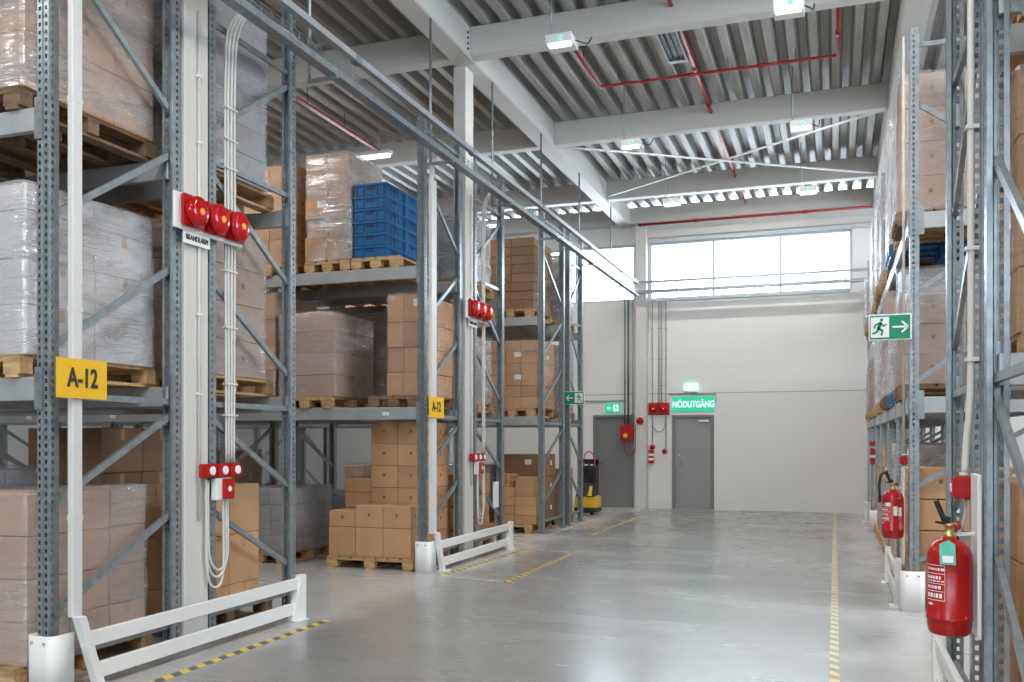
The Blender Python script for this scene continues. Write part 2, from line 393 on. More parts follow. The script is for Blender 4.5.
boxbeam('ceiling_beam', -4.30, XW1, YW1-.10, YW1-.001, 6.16, 6.30)
# bolted joint on the beam beside the second column
mb = MB()
for zz in (6.53, 6.60, 6.67, 6.74): mb.lathe([(.016, 0), (.016, .014)], 10, (-4.399, 10.72, zz), 'X')
S(mb.build('beam_bolts', M['vent']))
# columns
def column(x, y, w=.175, d=.27):
    mb = MB(); tf = .016
    mb.box(x-w/2, x+w/2, y-d/2, y+d/2, 0, ZB)
    mb.box(x-w/2-.008, x+w/2+.008, y-d/2-.008, y+d/2+.008, 0, .018)
    return S(mb.build('column', M['steel_white'], None, .006))
for x, y in ((-4.632, 5.69), (-4.632, 11.145), (-10.46, 5.68), (-10.46, 11.14), (-10.46, 16.4)): column(x, y)
column(-4.15, 20.56, .245, .26)
# crossed flat bars under the roof
for p, q, dz in (((-4.39, 14.74, 6.50), (.74, 18.18, 6.50), 0), ((-4.39, 18.18, 6.50), (.74, 14.74, 6.50), .025)):
    S(MB().bar((p[0], p[1], p[2]+dz), (q[0], q[1], q[2]+dz), .055, .02).build('roof_brace', M['steel_white']))

# ------------------------------------------------------------------ racks
H = 5.40; PW, PD = .09, .078
def make_post_mesh(shade_plate):
    mb = MB(); pit = .05; n = int(H/pit)
    def plate(o, ax, wid, cols, hw=.0095, hh=.0125):          # plate in ax/z plane with punched holes
        xs = [0]
        for c in cols: xs += [c-hw, c+hw]
        xs.append(wid); o = Vector(o); ax = Vector(ax)
        for k in range(n):
            z0 = k*pit; zs = [z0, z0+pit/2-hh, z0+pit/2+hh, z0+pit]
            for i in range(len(xs)-1):
                for j in range(3):
                    if j == 1 and i % 2 == 1: continue
                    a, b = o+ax*xs[i], o+ax*xs[i+1]
                    mb.add([(a.x, a.y, zs[j]), (b.x, b.y, zs[j]), (b.x, b.y, zs[j+1]), (a.x, a.y, zs[j+1])], [(0, 1, 2, 3)])
    h = PW/2
    plate((-h, 0, 0), (1, 0, 0), .036, [.020]); plate((h-.036, 0, 0), (1, 0, 0), .036, [.016])
    # stiffening groove in the middle of the face
    for xa, xb, ya, yb in ((-.009, -.006, 0, .008), (-.006, .006, .008, .008), (.006, .009, .008, 0)):
        mb.add([(xa, ya, 0), (xb, yb, 0), (xb, yb, n*pit), (xa, ya, n*pit)], [(0, 1, 2, 3)])
    plate((h, 0, 0), (0, 1, 0), PD, [.030]); plate((-h, PD, 0), (0, -1, 0), PD, [PD-.030])
    if shade_plate: mb.add([(-h+.004, .034, 0), (h-.004, .034, 0), (h-.004, .034, n*pit), (-h+.004, .034, n*pit)], [(0, 1, 2, 3)])  # inner plate added so the punched holes stay dark
    for sgn in (1, -1):
        mb.add([(sgn*h, PD, 0), (sgn*(h-.022), PD, 0), (sgn*(h-.022), PD, n*pit), (sgn*h, PD, n*pit)], [(0, 1, 2, 3)])
    me = bpy.data.meshes.new('post'); me.from_pydata(mb.v, [], mb.f); me.materials.append(M['galv'])
    bm = bmesh.new(); bm.from_mesh(me); bmesh.ops.remove_doubles(bm, verts=bm.verts, dist=1e-5); bmesh.ops.recalc_face_normals(bm, faces=bm.faces); bm.to_mesh(me); bm.free()
    o = bpy.data.objects.new('tmp', me); C.objects.link(o); s = o.modifiers.new('s', 'SOLIDIFY'); s.thickness = .0025; s.offset = 0
    dg = bpy.context.evaluated_depsgraph_get(); r = bpy.data.meshes.new_from_object(o.evaluated_get(dg)); r.name = 'post'
    bpy.data.objects.remove(o); return r
POST = {True: make_post_mesh(True), False: make_post_mesh(False)}
BR = [(.45, 1.02), (1.15, 1.74), (2.13, 2.82), (2.95, 3.66), (4.72, 3.97)]     # z on the loading side, z at the back
def frame(x, y0, y1, label, flip=False, group='rack upright frames', ax='Y'):
    """upright frame from y0 (loading side, or the back if flip) to y1"""
    r = empty('rack_upright', (x, y0, 0)); d = y1-y0
    pm = POST[x < 0]
    link('post', pm, r, (0, 0, 0), 0); link('post', pm, r, (0, d, 0), PI)
    for dz0, dz1 in BR:
        a, b = (dz0, dz1) if not flip else (dz1, dz0)
        MB().bar((0, .05, a), (0, d-.05, b), .028, .045, 0, (0, 0, 1)).build('diagonal_brace', M['galv'], r)
    for z in (.20, 1.84, 3.74, 4.83) if flip else (.20, 1.84, 5.25): MB().bar((0, .05, z), (0, d-.05, z), .028, .042).build('horizontal_brace', M['galv'], r)
    for yy in (.039, d-.039): MB().box(-.07, .07, yy-.06, yy+.06, 0, .008).build('base_plate', M['galv'], r)
    if ax == 'X': r.rotation_euler = (0, 0, -PI/2)
    T(r, label, 'rack frame', group); return r
BEAMS = {}
def beam(x0, x1, y, z, label, yaxis=False, lab=False, sgn=-1):
    """box beam with its top at z; sgn -1: shown face towards -Y (or -X for yaxis)"""
    L = x1-x0; key = (round(L, 3),)
    if key not in BEAMS:
        mb = MB(); mb.box(.004, L-.004, -.0, .045, -.145, 0); mb.box(.004, L-.004, .004, .041, -.1455, .0005)
        mb2 = MB().prism([(0, -.004, -.20), (.06, -.004, -.20), (.06, -.004, .06), (0, -.004, .06)], (0, .0035, 0))
        for zz in (-.16, -.09, -.02, .03): mb2.box(.012, .03, -.0075, -.004, zz-.008, zz+.012)
        mb3 = MB().prism([(L-.06, -.004, -.20), (L, -.004, -.20), (L, -.004, .06), (L-.06, -.004, .06)], (0, .0035, 0))
        for zz in (-.16, -.09, -.02, .03): mb3.box(L-.03, L-.012, -.0075, -.004, zz-.008, zz+.012)
        BEAMS[key] = (mb.mesh('rack_beam', M['beam'], .004), mb2.mesh('end_connector', M['galv']), mb3.mesh('end_connector', M['galv']))
    a, b, c = BEAMS[key]
    if yaxis: o = link('rack_beam', a, None, (y, x1, z), -PI/2)     # face towards -X
    elif sgn > 0: o = link('rack_beam', a, None, (x1, y, z), PI)
    else: o = link('rack_beam', a, None, (x0, y, z))
    link('end_connector', b, o); link('end_connector', c, o)
    if lab:
        for f in lab: MB().box(L*f, L*f+.09, -.003, -.0005, -.10, -.055).build('location_label', M['label'], o)
    T(o, label, 'rack beam', 'rack beams'); return o
Z1, Z2 = 1.95, 3.62

XF = -4.605
ROWS = {1: (4.33, 5.52, 5.86, 7.05), 2: (9.77, 10.93, 11.36, 12.52), 3: (14.42, 15.70, 16.0, 16.95)}
ordn = {1: 'near', 2: 'second', 3: 'third'}
BAY = 2.79
NB = {1: 2, 2: 3, 3: 3}
for k, (a, b, c, d) in ROWS.items():
    for i in range(NB[k]+1):
        x = XF - i*BAY
        where = 'aisle end of the %s left rack row' % ordn[k] if i == 0 else ('%s bay back in the %s left rack row' % (('first', 'second', 'third')[i-1], ordn[k]))
        frame(x, a, b, 'galvanised perforated rack frame, front half, %s' % where)
        frame(x, c, d, 'galvanised perforated rack frame, rear half, %s' % where, True)
    for i in range(NB[k]):
        x1 = XF - i*BAY - PW/2 + .045 ; x0 = x1 - BAY
        for z, lv in ((Z1, 'lower'), (Z2, 'upper')):
            bay = ('first', 'second', 'third')[i]
            beam(x0, x1, a-.006, z, 'grey %s-level front beam, %s bay of the %s left rack' % (lv, bay, ordn[k]), lab=(.35, .82) if k == 2 and z == Z1 else False)
            beam(x0, x1, b-.025, z, 'grey %s-level mid beam, front half, %s bay, %s left rack' % (lv, bay, ordn[k]), sgn=1)
            beam(x0, x1, c+.025, z, 'grey %s-level inner beam of the rear half, %s bay, %s left rack' % (lv, bay, ordn[k]))
            beam(x0, x1, d+.006, z, 'grey %s-level far-side beam, %s bay of the %s left rack' % (lv, bay, ordn[k]), sgn=1)
# right: one row of frames across the hall beside the camera, then a row along the wall side
XR = .69
frame(XR, 3.48, 4.66, 'galvanised frame nearest the camera on the right, behind the near extinguisher')
frame(XR, 5.05, 6.20, 'galvanised frame between the near extinguisher and the cross aisle', True)
frame(XR+BAY, 3.48, 4.66, 'galvanised inner frame of the near right rack, front half')
frame(XR+BAY, 5.05, 6.20, 'galvanised inner frame of the near right rack, rear half', True)
for z, lv in ((Z1, 'lower'), (Z2, 'upper')):
    beam(XR, XR+BAY, 3.474, z, 'grey %s front beam of the near right rack' % lv)
    beam(XR, XR+BAY, 4.635, z, 'grey %s back beam of the near right rack front half' % lv, sgn=1)
    beam(XR, XR+BAY, 5.075, z, 'grey %s inner beam of the near right rack rear half' % lv)
    beam(XR, XR+BAY, 6.206, z, 'grey %s far-side beam of the near right rack' % lv, sgn=1)
YR = [9.05 + 1.9*i for i in range(7)]; YR[6] = 20.45
names7 = ('first', 'second', 'third', 'fourth', 'fifth', 'sixth', 'last')
for i, y in enumerate(YR):
    f = frame(.645, y+PW/2, y+PW/2+1.1, '%s galvanised frame of the right wall rack, counted from the far extinguisher' % names7[i], ax='X')
    f.location = (.645, y+.045, 0); f.scale = (1, 1, .985)
for i in range(6):
    for z, lv in ((Z1, 'lower'), (Z2, 'upper')):
        beam(YR[i]+.045, YR[i+1]+.045, .638, z, 'grey %s aisle-side beam, %s bay of the right wall rack' % (lv, names7[i]), yaxis=True)
        o = beam(YR[i]+.045, YR[i+1]+.045, 1.75, z, 'grey %s wall-side beam, %s bay of the right wall rack' % (lv, names7[i]), yaxis=True)
for z, lv in ((Z1, 'lower'), (Z2, 'upper')):
    beam(.70, 1.72, YR[0]-.052, z, 'grey %s end beam across the right wall rack, facing the camera' % lv)

# ------------------------------------------------------------------ guards and post protectors
def guard(x, y0, y1, sgn, label):                              # sgn: side the aisle lies on
    r = empty('rack_end_guard', (x, y0, 0)); L = y1-y0; t = .035*sgn
    MB().bar((0, .03, .315), (0, L-.03, .315), .035, .095).build('top_rail', M['white'], r, .004)
    MB().bar((0, .12, .105), (0, L-.10, .105), .035, .10).build('bottom_rail', M['white'], r, .004)
    n = MB().prism([(-.03, -.03, .47), (-.03, .03, .47), (-.03, .19, .006), (-.03, .13, .006)], (.06, 0, 0)); n.build('end_plate', M['white'], r, .003)
    f = MB().prism([(-.03, L, .385), (-.03, L-.08, .385), (-.03, L-.21, .006), (-.03, L, .006)], (.06, 0, 0)); f.build('end_plate', M['white'], r, .003)
    for yy in (.14, L-.13): MB().box(-.07, .07, yy-.06, yy+.10, 0, .008).build('floor_plate', M['white'], r)
    return T(r, label, 'guard rail', 'white rack end guards')
guard(-4.40, 4.41, 6.93, 1, 'white two-rail guard along the foot of the near left rack')
guard(-4.42, 9.82, 12.45, 1, 'white two-rail guard along the foot of the second left rack')
guard(.585, 4.02, 6.12, -1, 'white two-rail guard under the near red extinguisher')
guard(.55, 9.12, 10.88, -1, 'white two-rail guard under the far red extinguisher')
guard(.565, 17.2, 18.7, -1, 'small white two-rail guard farthest along the right rack')
def protector(x, y, label, rot=0, w=.20, d=.17, h=.37):         # U-shaped sheet standing round the post
    pts = []; r_ = .05
    pts += [(-w/2, d), (-w/2, r_)]
    pts += [(-w/2+r_-r_*math.cos(a*PI/12), r_-r_*math.sin(a*PI/12)) for a in range(1, 6)]
    pts += [(-w/2+r_, 0), (w/2-r_, 0)]
    pts += [(w/2-r_+r_*math.sin(a*PI/12), r_-r_*math.cos(a*PI/12)) for a in range(1, 6)]
    pts += [(w/2, r_), (w/2, d)]
    mb = MB(); k = len(pts); vs = [(px, py, z) for z in (0, h) for px, py in pts]
    mb.add(vs, [(i, i+1, i+1+k, i+k) for i in range(k-1)], 0, True)
    me = mb.mesh('post_protector', M['white'])
    o = link('post_protector', me, None, (x, y, 0), rot); s = o.modifiers.new('thickness', 'SOLIDIFY'); s.thickness = .006; s.offset = 1
    for bx_, bz in ((-w/2+.02, h-.04), (w/2-.02, h-.04)): MB().lathe([(.010, 0), (.010, .006), (.004, .010)], 10, (bx_*.6, -.005, bz), 'Y').build('bolt', M['chrome'], o)
    return T(o, label, 'post protector', 'white post protectors')
protector(-4.555, 4.25, 'white rounded protector round the foot of the near left post')
protector(-4.555, 9.69, 'white rounded protector round the foot of the second left rack post')
protector(.665, 8.985, 'white rounded protector round the right post beside the far extinguisher')
protector(.665, 16.60, 'small white protector farthest along the right rack')

# ------------------------------------------------------------------ pallets, cartons, loads
PAL = {}
def pallet_meshes(w, d, wm):
    k = (w, d, wm)
    if k not in PAL:
        top = MB(); n = max(4, round(w/.17)); bw = w/n
        for i in range(n): top.box(-w/2+i*bw+.012, -w/2+(i+1)*bw-.012, -d/2, d/2, .122, .144)
        for yy in (-d/2+.05, 0, d/2-.05): top.box(-w/2, w/2, yy-.05, yy+.05, .100, .122)
        bl = MB().box(-.07, .07, -.05, .05, .022, .100)
        bt = MB().box(-.05, .05, -d/2, d/2, 0, .022)
        PAL[k] = (top.mesh('deck', M[wm]), bl.mesh('block', M[wm], .003), bt.mesh('runner', M[wm]))
    return PAL[k]
def pallet(x, y, z, label, w=.8, d=1.2, wm='wood', rz=0, group='wooden pallets'):
    r = empty('pallet', (x, y, z), rz); t, b, u = pallet_meshes(w, d, wm)
    link('deck', t, r)
    for xx in (-w/2+.07, 0, w/2-.07):
        link('runner', u, r, (xx, 0, 0))
        for yy in (-d/2+.05, 0, d/2-.05): link('block', b, r, (xx, yy, 0))
    return T(r, label, 'pallet', group)
CART = {}
def carton_mesh(w, d, h, cm='card', st=0):
    k = (round(w, 3), round(d, 3), round(h, 3), cm, st)
    if k not in CART:
        g = .003; mb = MB(); mb.box(-w/2+g, w/2-g, -d/2+g, d/2-g, .001, h-g)
        me = mb.mesh('carton', [M[cm], M['tape'], M['print'], M['label']], .005)
        x = MB(); e = .0009
        tw = .024
        # tape along the top and a short way down both ends
        x.add([(-w/2+.01, -tw, h-g+e), (w/2-.01, -tw, h-g+e), (w/2-.01, tw, h-g+e), (-w/2+.01, tw, h-g+e)], [(0, 1, 2, 3)], 1)
        for sx in (-1, 1):
            X = sx*(w/2-g+e); x.add([(X, -tw, h*.72), (X, tw, h*.72), (X, tw, h-.009), (X, -tw, h-.009)], [(0, 1, 2, 3)], 1)
        for sy in (-1, 1):                                    # printed mark / paper label on the long sides
            Y = sy*(d/2-g+e)
            if st in (1, 3): x.add([(-.018, Y, h*.50), (.018, Y, h*.50), (.018, Y, h*.50+.04), (-.018, Y, h*.50+.04)], [(0, 1, 2, 3)], 2)
            if st in (2, 3): x.add([(w*.08, Y, h*.55), (w*.08+.12, Y, h*.55), (w*.08+.12, Y, h*.55+.085), (w*.08, Y, h*.55+.085)], [(0, 1, 2, 3)], 3)
        for sx in (-1, 1):
            X = sx*(w/2-g+e)
            if st in (2, 3): x.add([(X, .05, h*.5), (X, .15, h*.5), (X, .15, h*.5+.08), (X, .05, h*.5+.08)], [(0, 1, 2, 3)], 3)
            if st == 1: x.add([(X, -.09, h*.45), (X, -.05, h*.45), (X, -.05, h*.45+.045), (X, -.09, h*.45+.045)], [(0, 1, 2, 3)], 2)
        bm = bmesh.new(); bm.from_mesh(me); m2 = bpy.data.meshes.new('t'); m2.from_pydata(x.v, [], x.f); m2.polygons.foreach_set('material_index', x.m); bm.from_mesh(m2)
        bm.to_mesh(me); bm.free(); bpy.data.meshes.remove(m2); CART[k] = me
    return CART[k]
def carton(x, y, z, w, d, h, label, cm='card', st=1, rz=0, group=None):
    return T(link('carton', carton_mesh(w, d, h, cm, st), None, (x, y, z), rz), label, 'box', group)
def film_mesh(w, d, h, seed, taper=0., top=.16, bulge=.014):
    rnd = random.Random(seed); r = .045; per = []
    n = 7
    def side(ax, a, b, fix): return [((a+(b-a)*i/n, fix) if ax == 'x' else (fix, a+(b-a)*i/n)) for i in range(n)]
    W, D = w/2, d/2
    per += side('x', -W+r, W-r, -D); per += [(W-r+r*math.sin(t*PI/6), -D+r-r*math.cos(t*PI/6)) for t in range(3)]
    per += side('y', -D+r, D-r, W); per += [(W-r+r*math.cos(t*PI/6), D-r+r*math.sin(t*PI/6)) for t in range(3)]
    per += side('x', W-r, -W+r, D); per += [(-W+r-r*math.sin(t*PI/6), D-r+r*math.cos(t*PI/6)) for t in range(3)]
    per += side('y', D-r, -D+r, -W); per += [(-W+r-r*math.cos(t*PI/6), -D+r-r*math.sin(t*PI/6)) for t in range(3)]
    N = len(per); rows = 13; vs = []; fs = []
    for j in range(rows):
        z = h*j/(rows-1)
        for i, (px, py) in enumerate(per):
            o = .006 + bulge*(.5+.5*math.sin(i*.55+j*.8+seed*1.7)*math.sin(j*.9-i*.23+seed)) + rnd.random()*.003; L = math.hypot(px/W, py/D); s = 1 - taper*max(0, z/h-.75)
            vs.append((px*s + math.copysign(o, px)*abs(px)/W, py*s + math.copysign(o, py)*abs(py)/D, z + (rnd.random()-.5)*.02 if 0 < j < rows-1 else z + rnd.random()*.01))
    for j, (k, dz) in enumerate(((1-top*.5, .012), (1-top, .006))):
        for i, (px, py) in enumerate(per): vs.append((px*k, py*k, h + dz + rnd.random()*.012))
    for j in range(rows+1):
        for i in range(N): fs.append((j*N+i, j*N+(i+1) % N, (j+1)*N+(i+1) % N, (j+1)*N+i))
    mb = MB(); mb.add(vs, fs, 0, True); return mb
def wrapped(x, y, z, w, d, nx, ny, hs, label, cm='card', film='film', st=1, seed=1, jit=.012, skip=(), taper=0., cat='wrapped load', group=None, top=.16, labs=()):
    """a stretch-wrapped load: every carton a part, the film a part; hs = layer heights"""
    r = empty('wrapped_load', (x, y, z)); rnd = random.Random(seed)
    zz = 0; cw, cd = w/nx, d/ny
    for li, h in enumerate(hs):
        dx = (rnd.random()-.5)*jit; dy = (rnd.random()-.5)*jit
        for i in range(nx):
            for j in range(ny):
                if nx > 2 and ny > 2 and 0 < i < nx-1 and 0 < j < ny-1 and li < len(hs)-1: continue
                if (li, i, j) in skip: continue
                m_ = cm[rnd.randrange(len(cm))] if isinstance(cm, tuple) else cm
                link('carton', carton_mesh(cw, cd, h, m_, 2 if (li, i, j) in labs else st), r, (-w/2+(i+.5)*cw+dx, -d/2+(j+.5)*cd+dy, zz))
        zz += h
    if film: film_mesh(w+.012, d+.012, zz+.004, seed, taper, top).build('stretch_film', M[film], r, loc=(0, 0, 0))
    return T(r, label, cat, group)
PH = .144

# near left rack (front half, then rear half), seen through its end frame
pallet(-5.16, 4.90, Z2, 'dark worn pallet on the top level of the near left rack', wm='wood_dark')
wrapped(-5.16, 4.90, Z2+PH, .80, 1.14, 2, 3, [.36]*4, 'carton load in glossy wrap at the top left corner of the view', film='film_w', seed=11)
pallet(-6.10, 4.90, Z2, 'dark pallet behind the first one on the near left top level', wm='wood_dark')
wrapped(-6.10, 4.90, Z2+PH, .80, 1.14, 2, 3, [.36]*4, 'brown carton load second from the aisle on the near left top level', film='film_c', seed=12)
pallet(-5.16, 4.90, Z1, 'pale pallet on the middle level behind the yellow A-12 sign')
wrapped(-5.16, 4.90, Z1+PH, .82, 1.12, 2, 2, [.32, .29, .30, .17], 'tall white wrapped load on the middle level above the near yellow sign', cm='card_white', film='film_w', st=0, seed=13, taper=.12)
pallet(-6.10, 4.90, Z1, 'pallet second from the aisle on the near left middle level')
wrapped(-6.10, 4.90, Z1+PH, .80, 1.12, 2, 2, [.34, .34, .34], 'white wrapped load second from the aisle on the near left middle level', cm='card_white', film='film_w', st=0, seed=14)
pallet(-5.16, 4.86, 0, 'pallet on the floor inside the near left rack')
wrapped(-5.16, 4.86, PH, .82, 1.04, 3, 3, [.27, .27, .27, .27], 'wrapped carton load on the floor behind the near white guard', cm='card_pink', film='film', st=0, seed=15)
pallet(-6.10, 4.86, 0, 'floor pallet second from the aisle in the near left rack')
wrapped(-6.10, 4.86, PH, .80, 1.04, 2, 3, [.30]*4, 'grey wrapped load second from the aisle on the near left floor', cm='card_grey', film='film', st=0, seed=16)
pallet(-5.18, 6.45, Z2, 'pallet on the top level beside the arched white cables')
wrapped(-5.18, 6.42, Z2+PH, .84, .92, 1, 2, [.24]*6, 'tall lilac-grey wrapped load behind the arched white cables', cm='card_grey', film='film_w', st=0, seed=17, top=.9)
pallet(-5.18, 6.45, Z1, 'pallet on the middle level left of the alarm column cables')
wrapped(-5.18, 6.42, Z1+PH, .80, .96, 2, 2, [.31, .31, .31, .28], 'wrapped brown carton load behind the cables under the three red beacons', film='film', st=1, seed=18, cm='card_pink')
pallet(-5.18, 6.42, 0, 'dark pallet on the floor behind the red call point', wm='wood_dark')
wrapped(-5.18, 6.40, PH, .80, .84, 2, 2, [.20, .42, .42], 'plain brown carton block on the floor behind the red call point', film=None, st=0, seed=19, cat='carton stack')
pallet(-6.10, 6.45, 0, 'floor pallet second from the aisle, rear half of the near left rack', wm='wood_dark')
wrapped(-6.10, 6.42, PH, .80, .96, 2, 2, [.38, .38, .38, .38], 'dark brown carton block deep in the near left rack floor', cm='card_dark', film=None, st=0, seed=20, cat='carton stack')
pallet(-6.10, 6.45, Z1, 'pallet second from the aisle on the middle level, rear half, near left rack')
wrapped(-6.10, 6.42, Z1+PH, .80, .96, 2, 2, [.36]*4, 'brown carton load second from the aisle, middle level, behind the alarm cables', film='film_c', st=0, seed=21)
pallet(-6.10, 6.45, Z2, 'pallet second from the aisle on the top level, rear half, near left rack')
wrapped(-6.10, 6.42, Z2+PH, .80, .96, 2, 2, [.36]*4, 'plain brown carton load second from the aisle at the top behind the cables', film=None, st=0, seed=22)

# second left rack, front half
pallet(-5.215, 10.34, Z2, 'new yellow pallet under the blue crates', .66, 1.12)
pallet(-5.88, 10.34, Z2, 'yellow pallet under the leaning tan cartons on the upper level', .64, 1.12)
wrapped(-5.87, 10.22, Z2+PH, .60, .84, 2, 2, [.30, .22, .25, .30, .24], 'leaning tan carton pile in torn wrap left of the blue crates', film='film_w', st=0, labs=((1, 0, 0), (2, 0, 0)), seed=31, jit=.05, skip=((4, 0, 1),), taper=.05)
pallet(-6.72, 10.34, Z2, 'yellow pallet left of the tan carton pile, upper level')
wrapped(-6.72, 10.30, Z2+PH, .76, 1.0, 2, 2, [.31]*4, 'brown carton pile left of the leaning tan cartons', film='film_c', st=1, seed=32)
def crate(x, y, z, label):
    w, d, h = .43, .46, .152; r = empty('blue_crate', (x, y, z)); t = .014
    b = MB(); b.box(-w/2, w/2, -d/2, d/2, .006, .02)
    b.box(-w/2, w/2, -d/2, -d/2+t, .02, h-.03); b.box(-w/2, w/2, d/2-t, d/2, .02, h-.03); b.box(-w/2, -w/2+t, -d/2+t, d/2-t, .02, h-.03); b.box(w/2-t, w/2, -d/2+t, d/2-t, .02, h-.03)
    for i in range(5):                                          # upright ribs outside
        xx = -w/2+.03+i*(w-.06)/4
        if i != 2:
            for s in (-1, 1): b.box(xx-.006, xx+.006, min(s*d/2, s*(d/2+.008)), max(s*d/2, s*(d/2+.008)), .02, h-.03)
        yy = -d/2+.03+i*(d-.06)/4
        for s in (-1, 1): b.box(min(s*w/2, s*(w/2+.008)), max(s*w/2, s*(w/2+.008)), yy-.006, yy+.006, .02, h-.03)
    b.build('crate_body', M['blue'], r)
    k = MB(); e = .012
    k.box(-w/2-e, w/2+e, -d/2-e, -d/2+t, h-.03, h-.004); k.box(-w/2-e, w/2+e, d/2-t, d/2+e, h-.03, h-.004); k.box(-w/2-e, -w/2+t, -d/2+t, d/2-t, h-.03, h-.004); k.box(w/2-t, w/2+e, -d/2+t, d/2-t, h-.03, h-.004)
    k.build('rim', M['blue'], r)
    MB().box(-.055, .055, -d/2-.004, -d/2, h*.50, h*.74).build('hand_hole', M['blue_shade'], r)  # darker blue plate stands in for the shade inside the opening
    MB().box(w/2, w/2+.004, -.055, .055, h*.50, h*.74).build('hand_hole', M['blue_shade'], r)
    return T(r, label, 'crate', 'blue crates on the upper level')
lev = ('bottom', 'second', 'third', 'fourth', 'fifth', 'topmost')
for k in range(6):
    for j in range(2):
        crate(-5.31, 10.06+.50*j, Z2+PH+k*.151, 'blue plastic crate, %s of the %s stack beside the tan cartons' % (lev[k], ('front', 'rear')[j]))
# middle level
pallet(-6.18, 10.34, Z1, 'pallet under the glossy wrapped cartons, second left rack middle level', .76)
wrapped(-6.18, 10.30, Z1+PH, .80, 1.0, 1, 2, [.27, .27, .27, .23], 'glossy wrapped carton load on the middle level left of the open bay', cm='card_pink', film='film', st=0, seed=33, top=.9)
pallet(-4.99, 10.36, Z1, 'dark pallet under the brown cartons left of the second A-12 sign', .66, 1.12, 'wood_dark')
wrapped(-4.885, 10.36, Z1+PH, .44, 1.0, 2, 2, [.28, .30, .30, .34], 'brown carton block on the middle level left of the second yellow sign', film='film_c', st=0, labs=((3, 1, 0),), seed=34, jit=.03)
pallet(-6.94, 10.34, Z1, 'pallet third from the aisle on the second left rack middle level', .72, 1.2, 'wood_dark')
wrapped(-6.98, 10.30, Z1+PH, .66, 1.0, 2, 2, [.33]*4, 'brown carton load third from the aisle, second left rack middle level', film='film', st=0, seed=35)
# floor: the stepped stack of loose cartons
pallet(-5.30, 10.36, 0, 'pallet on the floor under the stepped brown cartons', 1.17, 1.16)
x0 = -5.875; cw = .372; y0 = 9.80
col3 = ('left', 'middle', 'right')
for i in range(3):
    carton(x0+(i+.5)*cw, y0+.21, PH, cw, .40, .355, 'large brown carton at the bottom front %s of the stepped floor stack' % col3[i], st=0)
for i in (1, 2): carton(x0+(i+.5)*cw, y0+.21, PH+.355, cw, .40, .27, 'brown carton on the front step of the floor stack, %s' % ('left of the pair' if i == 1 else 'right of the pair'), st=1)
carton(x0+.5*cw, y0+.21, PH+.355, cw, .38, .20, 'low brown carton on the front left step of the floor stack', st=1)
for k in range(6):
    for i in (1, 2):
        for j in range(2):
            if k < 1 and j == 0: pass
            carton(x0+(i+.5)*cw-.0, y0+.59+.37*j, PH+k*.2735, cw, .37, .2735, 'brown carton in the tall floor stack, %s layer, %s %s' % (lev[k] if k < 5 else 'topmost', ('front', 'back')[j], ('', 'left', 'right')[i]), st=1)
for k, h in enumerate((.29, .27, .20, .185)):
    carton(x0+.5*cw, y0+.60, PH+sum((.29, .27, .20, .185)[:k]), cw, .38, h, 'flat brown carton in the left column behind the front step, %s from bottom' % ('first', 'second', 'third', 'fourth')[k], st=0)
# grey wrapped pallet on the floor further in
pallet(-6.90, 10.42, 0, 'floor pallet under the grey wrapped load left of the stepped cartons')
wrapped(-6.90, 10.40, PH, .80, 1.06, 3, 3, [.2]*4, 'grey wrapped load on the floor left of the stepped cartons', cm='card_grey', film='film', st=0, seed=36)
# second left rack, rear half
def stack(x, y, z, w, d, nx, ny, hs, what, where, cm='card', film='film', st=1, seed=1, wm='wood', pw=.8, pd=1.12, **k):
    pl = 'pallet under the %s %s' % (what, where)
    if len(pl.split()) > 16: pl = 'pallet %s' % where
    pallet(x, y, z, pl, pw, pd, wm)
    wrapped(x, y, z+PH, w, d, nx, ny, hs, '%s %s' % (what, where), cm=cm, film=film, st=st, seed=seed, **k)
stack(-5.12, 11.95, Z2, .76, .90, 2, 2, [.30]*3, 'cloudy white wrapped load', 'at the top beside the second cable column', 'card_white', 'film_w', 0, 41, taper=.1)
stack(-5.12, 11.95, Z1, .76, .96, 2, 2, [.30, .30, .30], 'papered grey wrapped load', 'on the middle level behind the second beacons', 'card_pink', 'film_w', 2, 42)
stack(-5.12, 11.95, 0, .74, .96, 2, 2, [.32, .32, .30], 'brown carton block', 'on the floor behind the second guard', 'card', None, 1, 43, cat='carton stack')
stack(-6.05, 11.95, Z2, .78, 1.0, 2, 2, [.36]*3, 'brown carton load', 'behind the blue crates', 'card', 'film_c', 0, 44)
stack(-5.98, 11.95, Z1, .80, 1.0, 1, 2, [.31]*4, 'dark grey wrapped load', 'behind the open bay of the middle level', 'card_dark', 'film', 0, 45)
stack(-6.92, 11.95, Z1, .80, 1.0, 2, 2, [.31]*3, 'dark brown carton load', 'deep behind the glossy wrapped cartons', 'card_dark', 'film_c', 0, 46)
stack(-6.92, 11.95, Z2, .80, 1.0, 2, 2, [.36]*4, 'dark brown carton pile', 'deep behind the tan carton pile', 'card_dark', None, 0, 47)
stack(-6.85, 11.95, 0, .80, 1.0, 2, 2, [.33]*2, 'dark wrapped load', 'deep on the floor behind the stepped cartons', 'card_grey', 'film', 0, 48, wm='wood_dark')
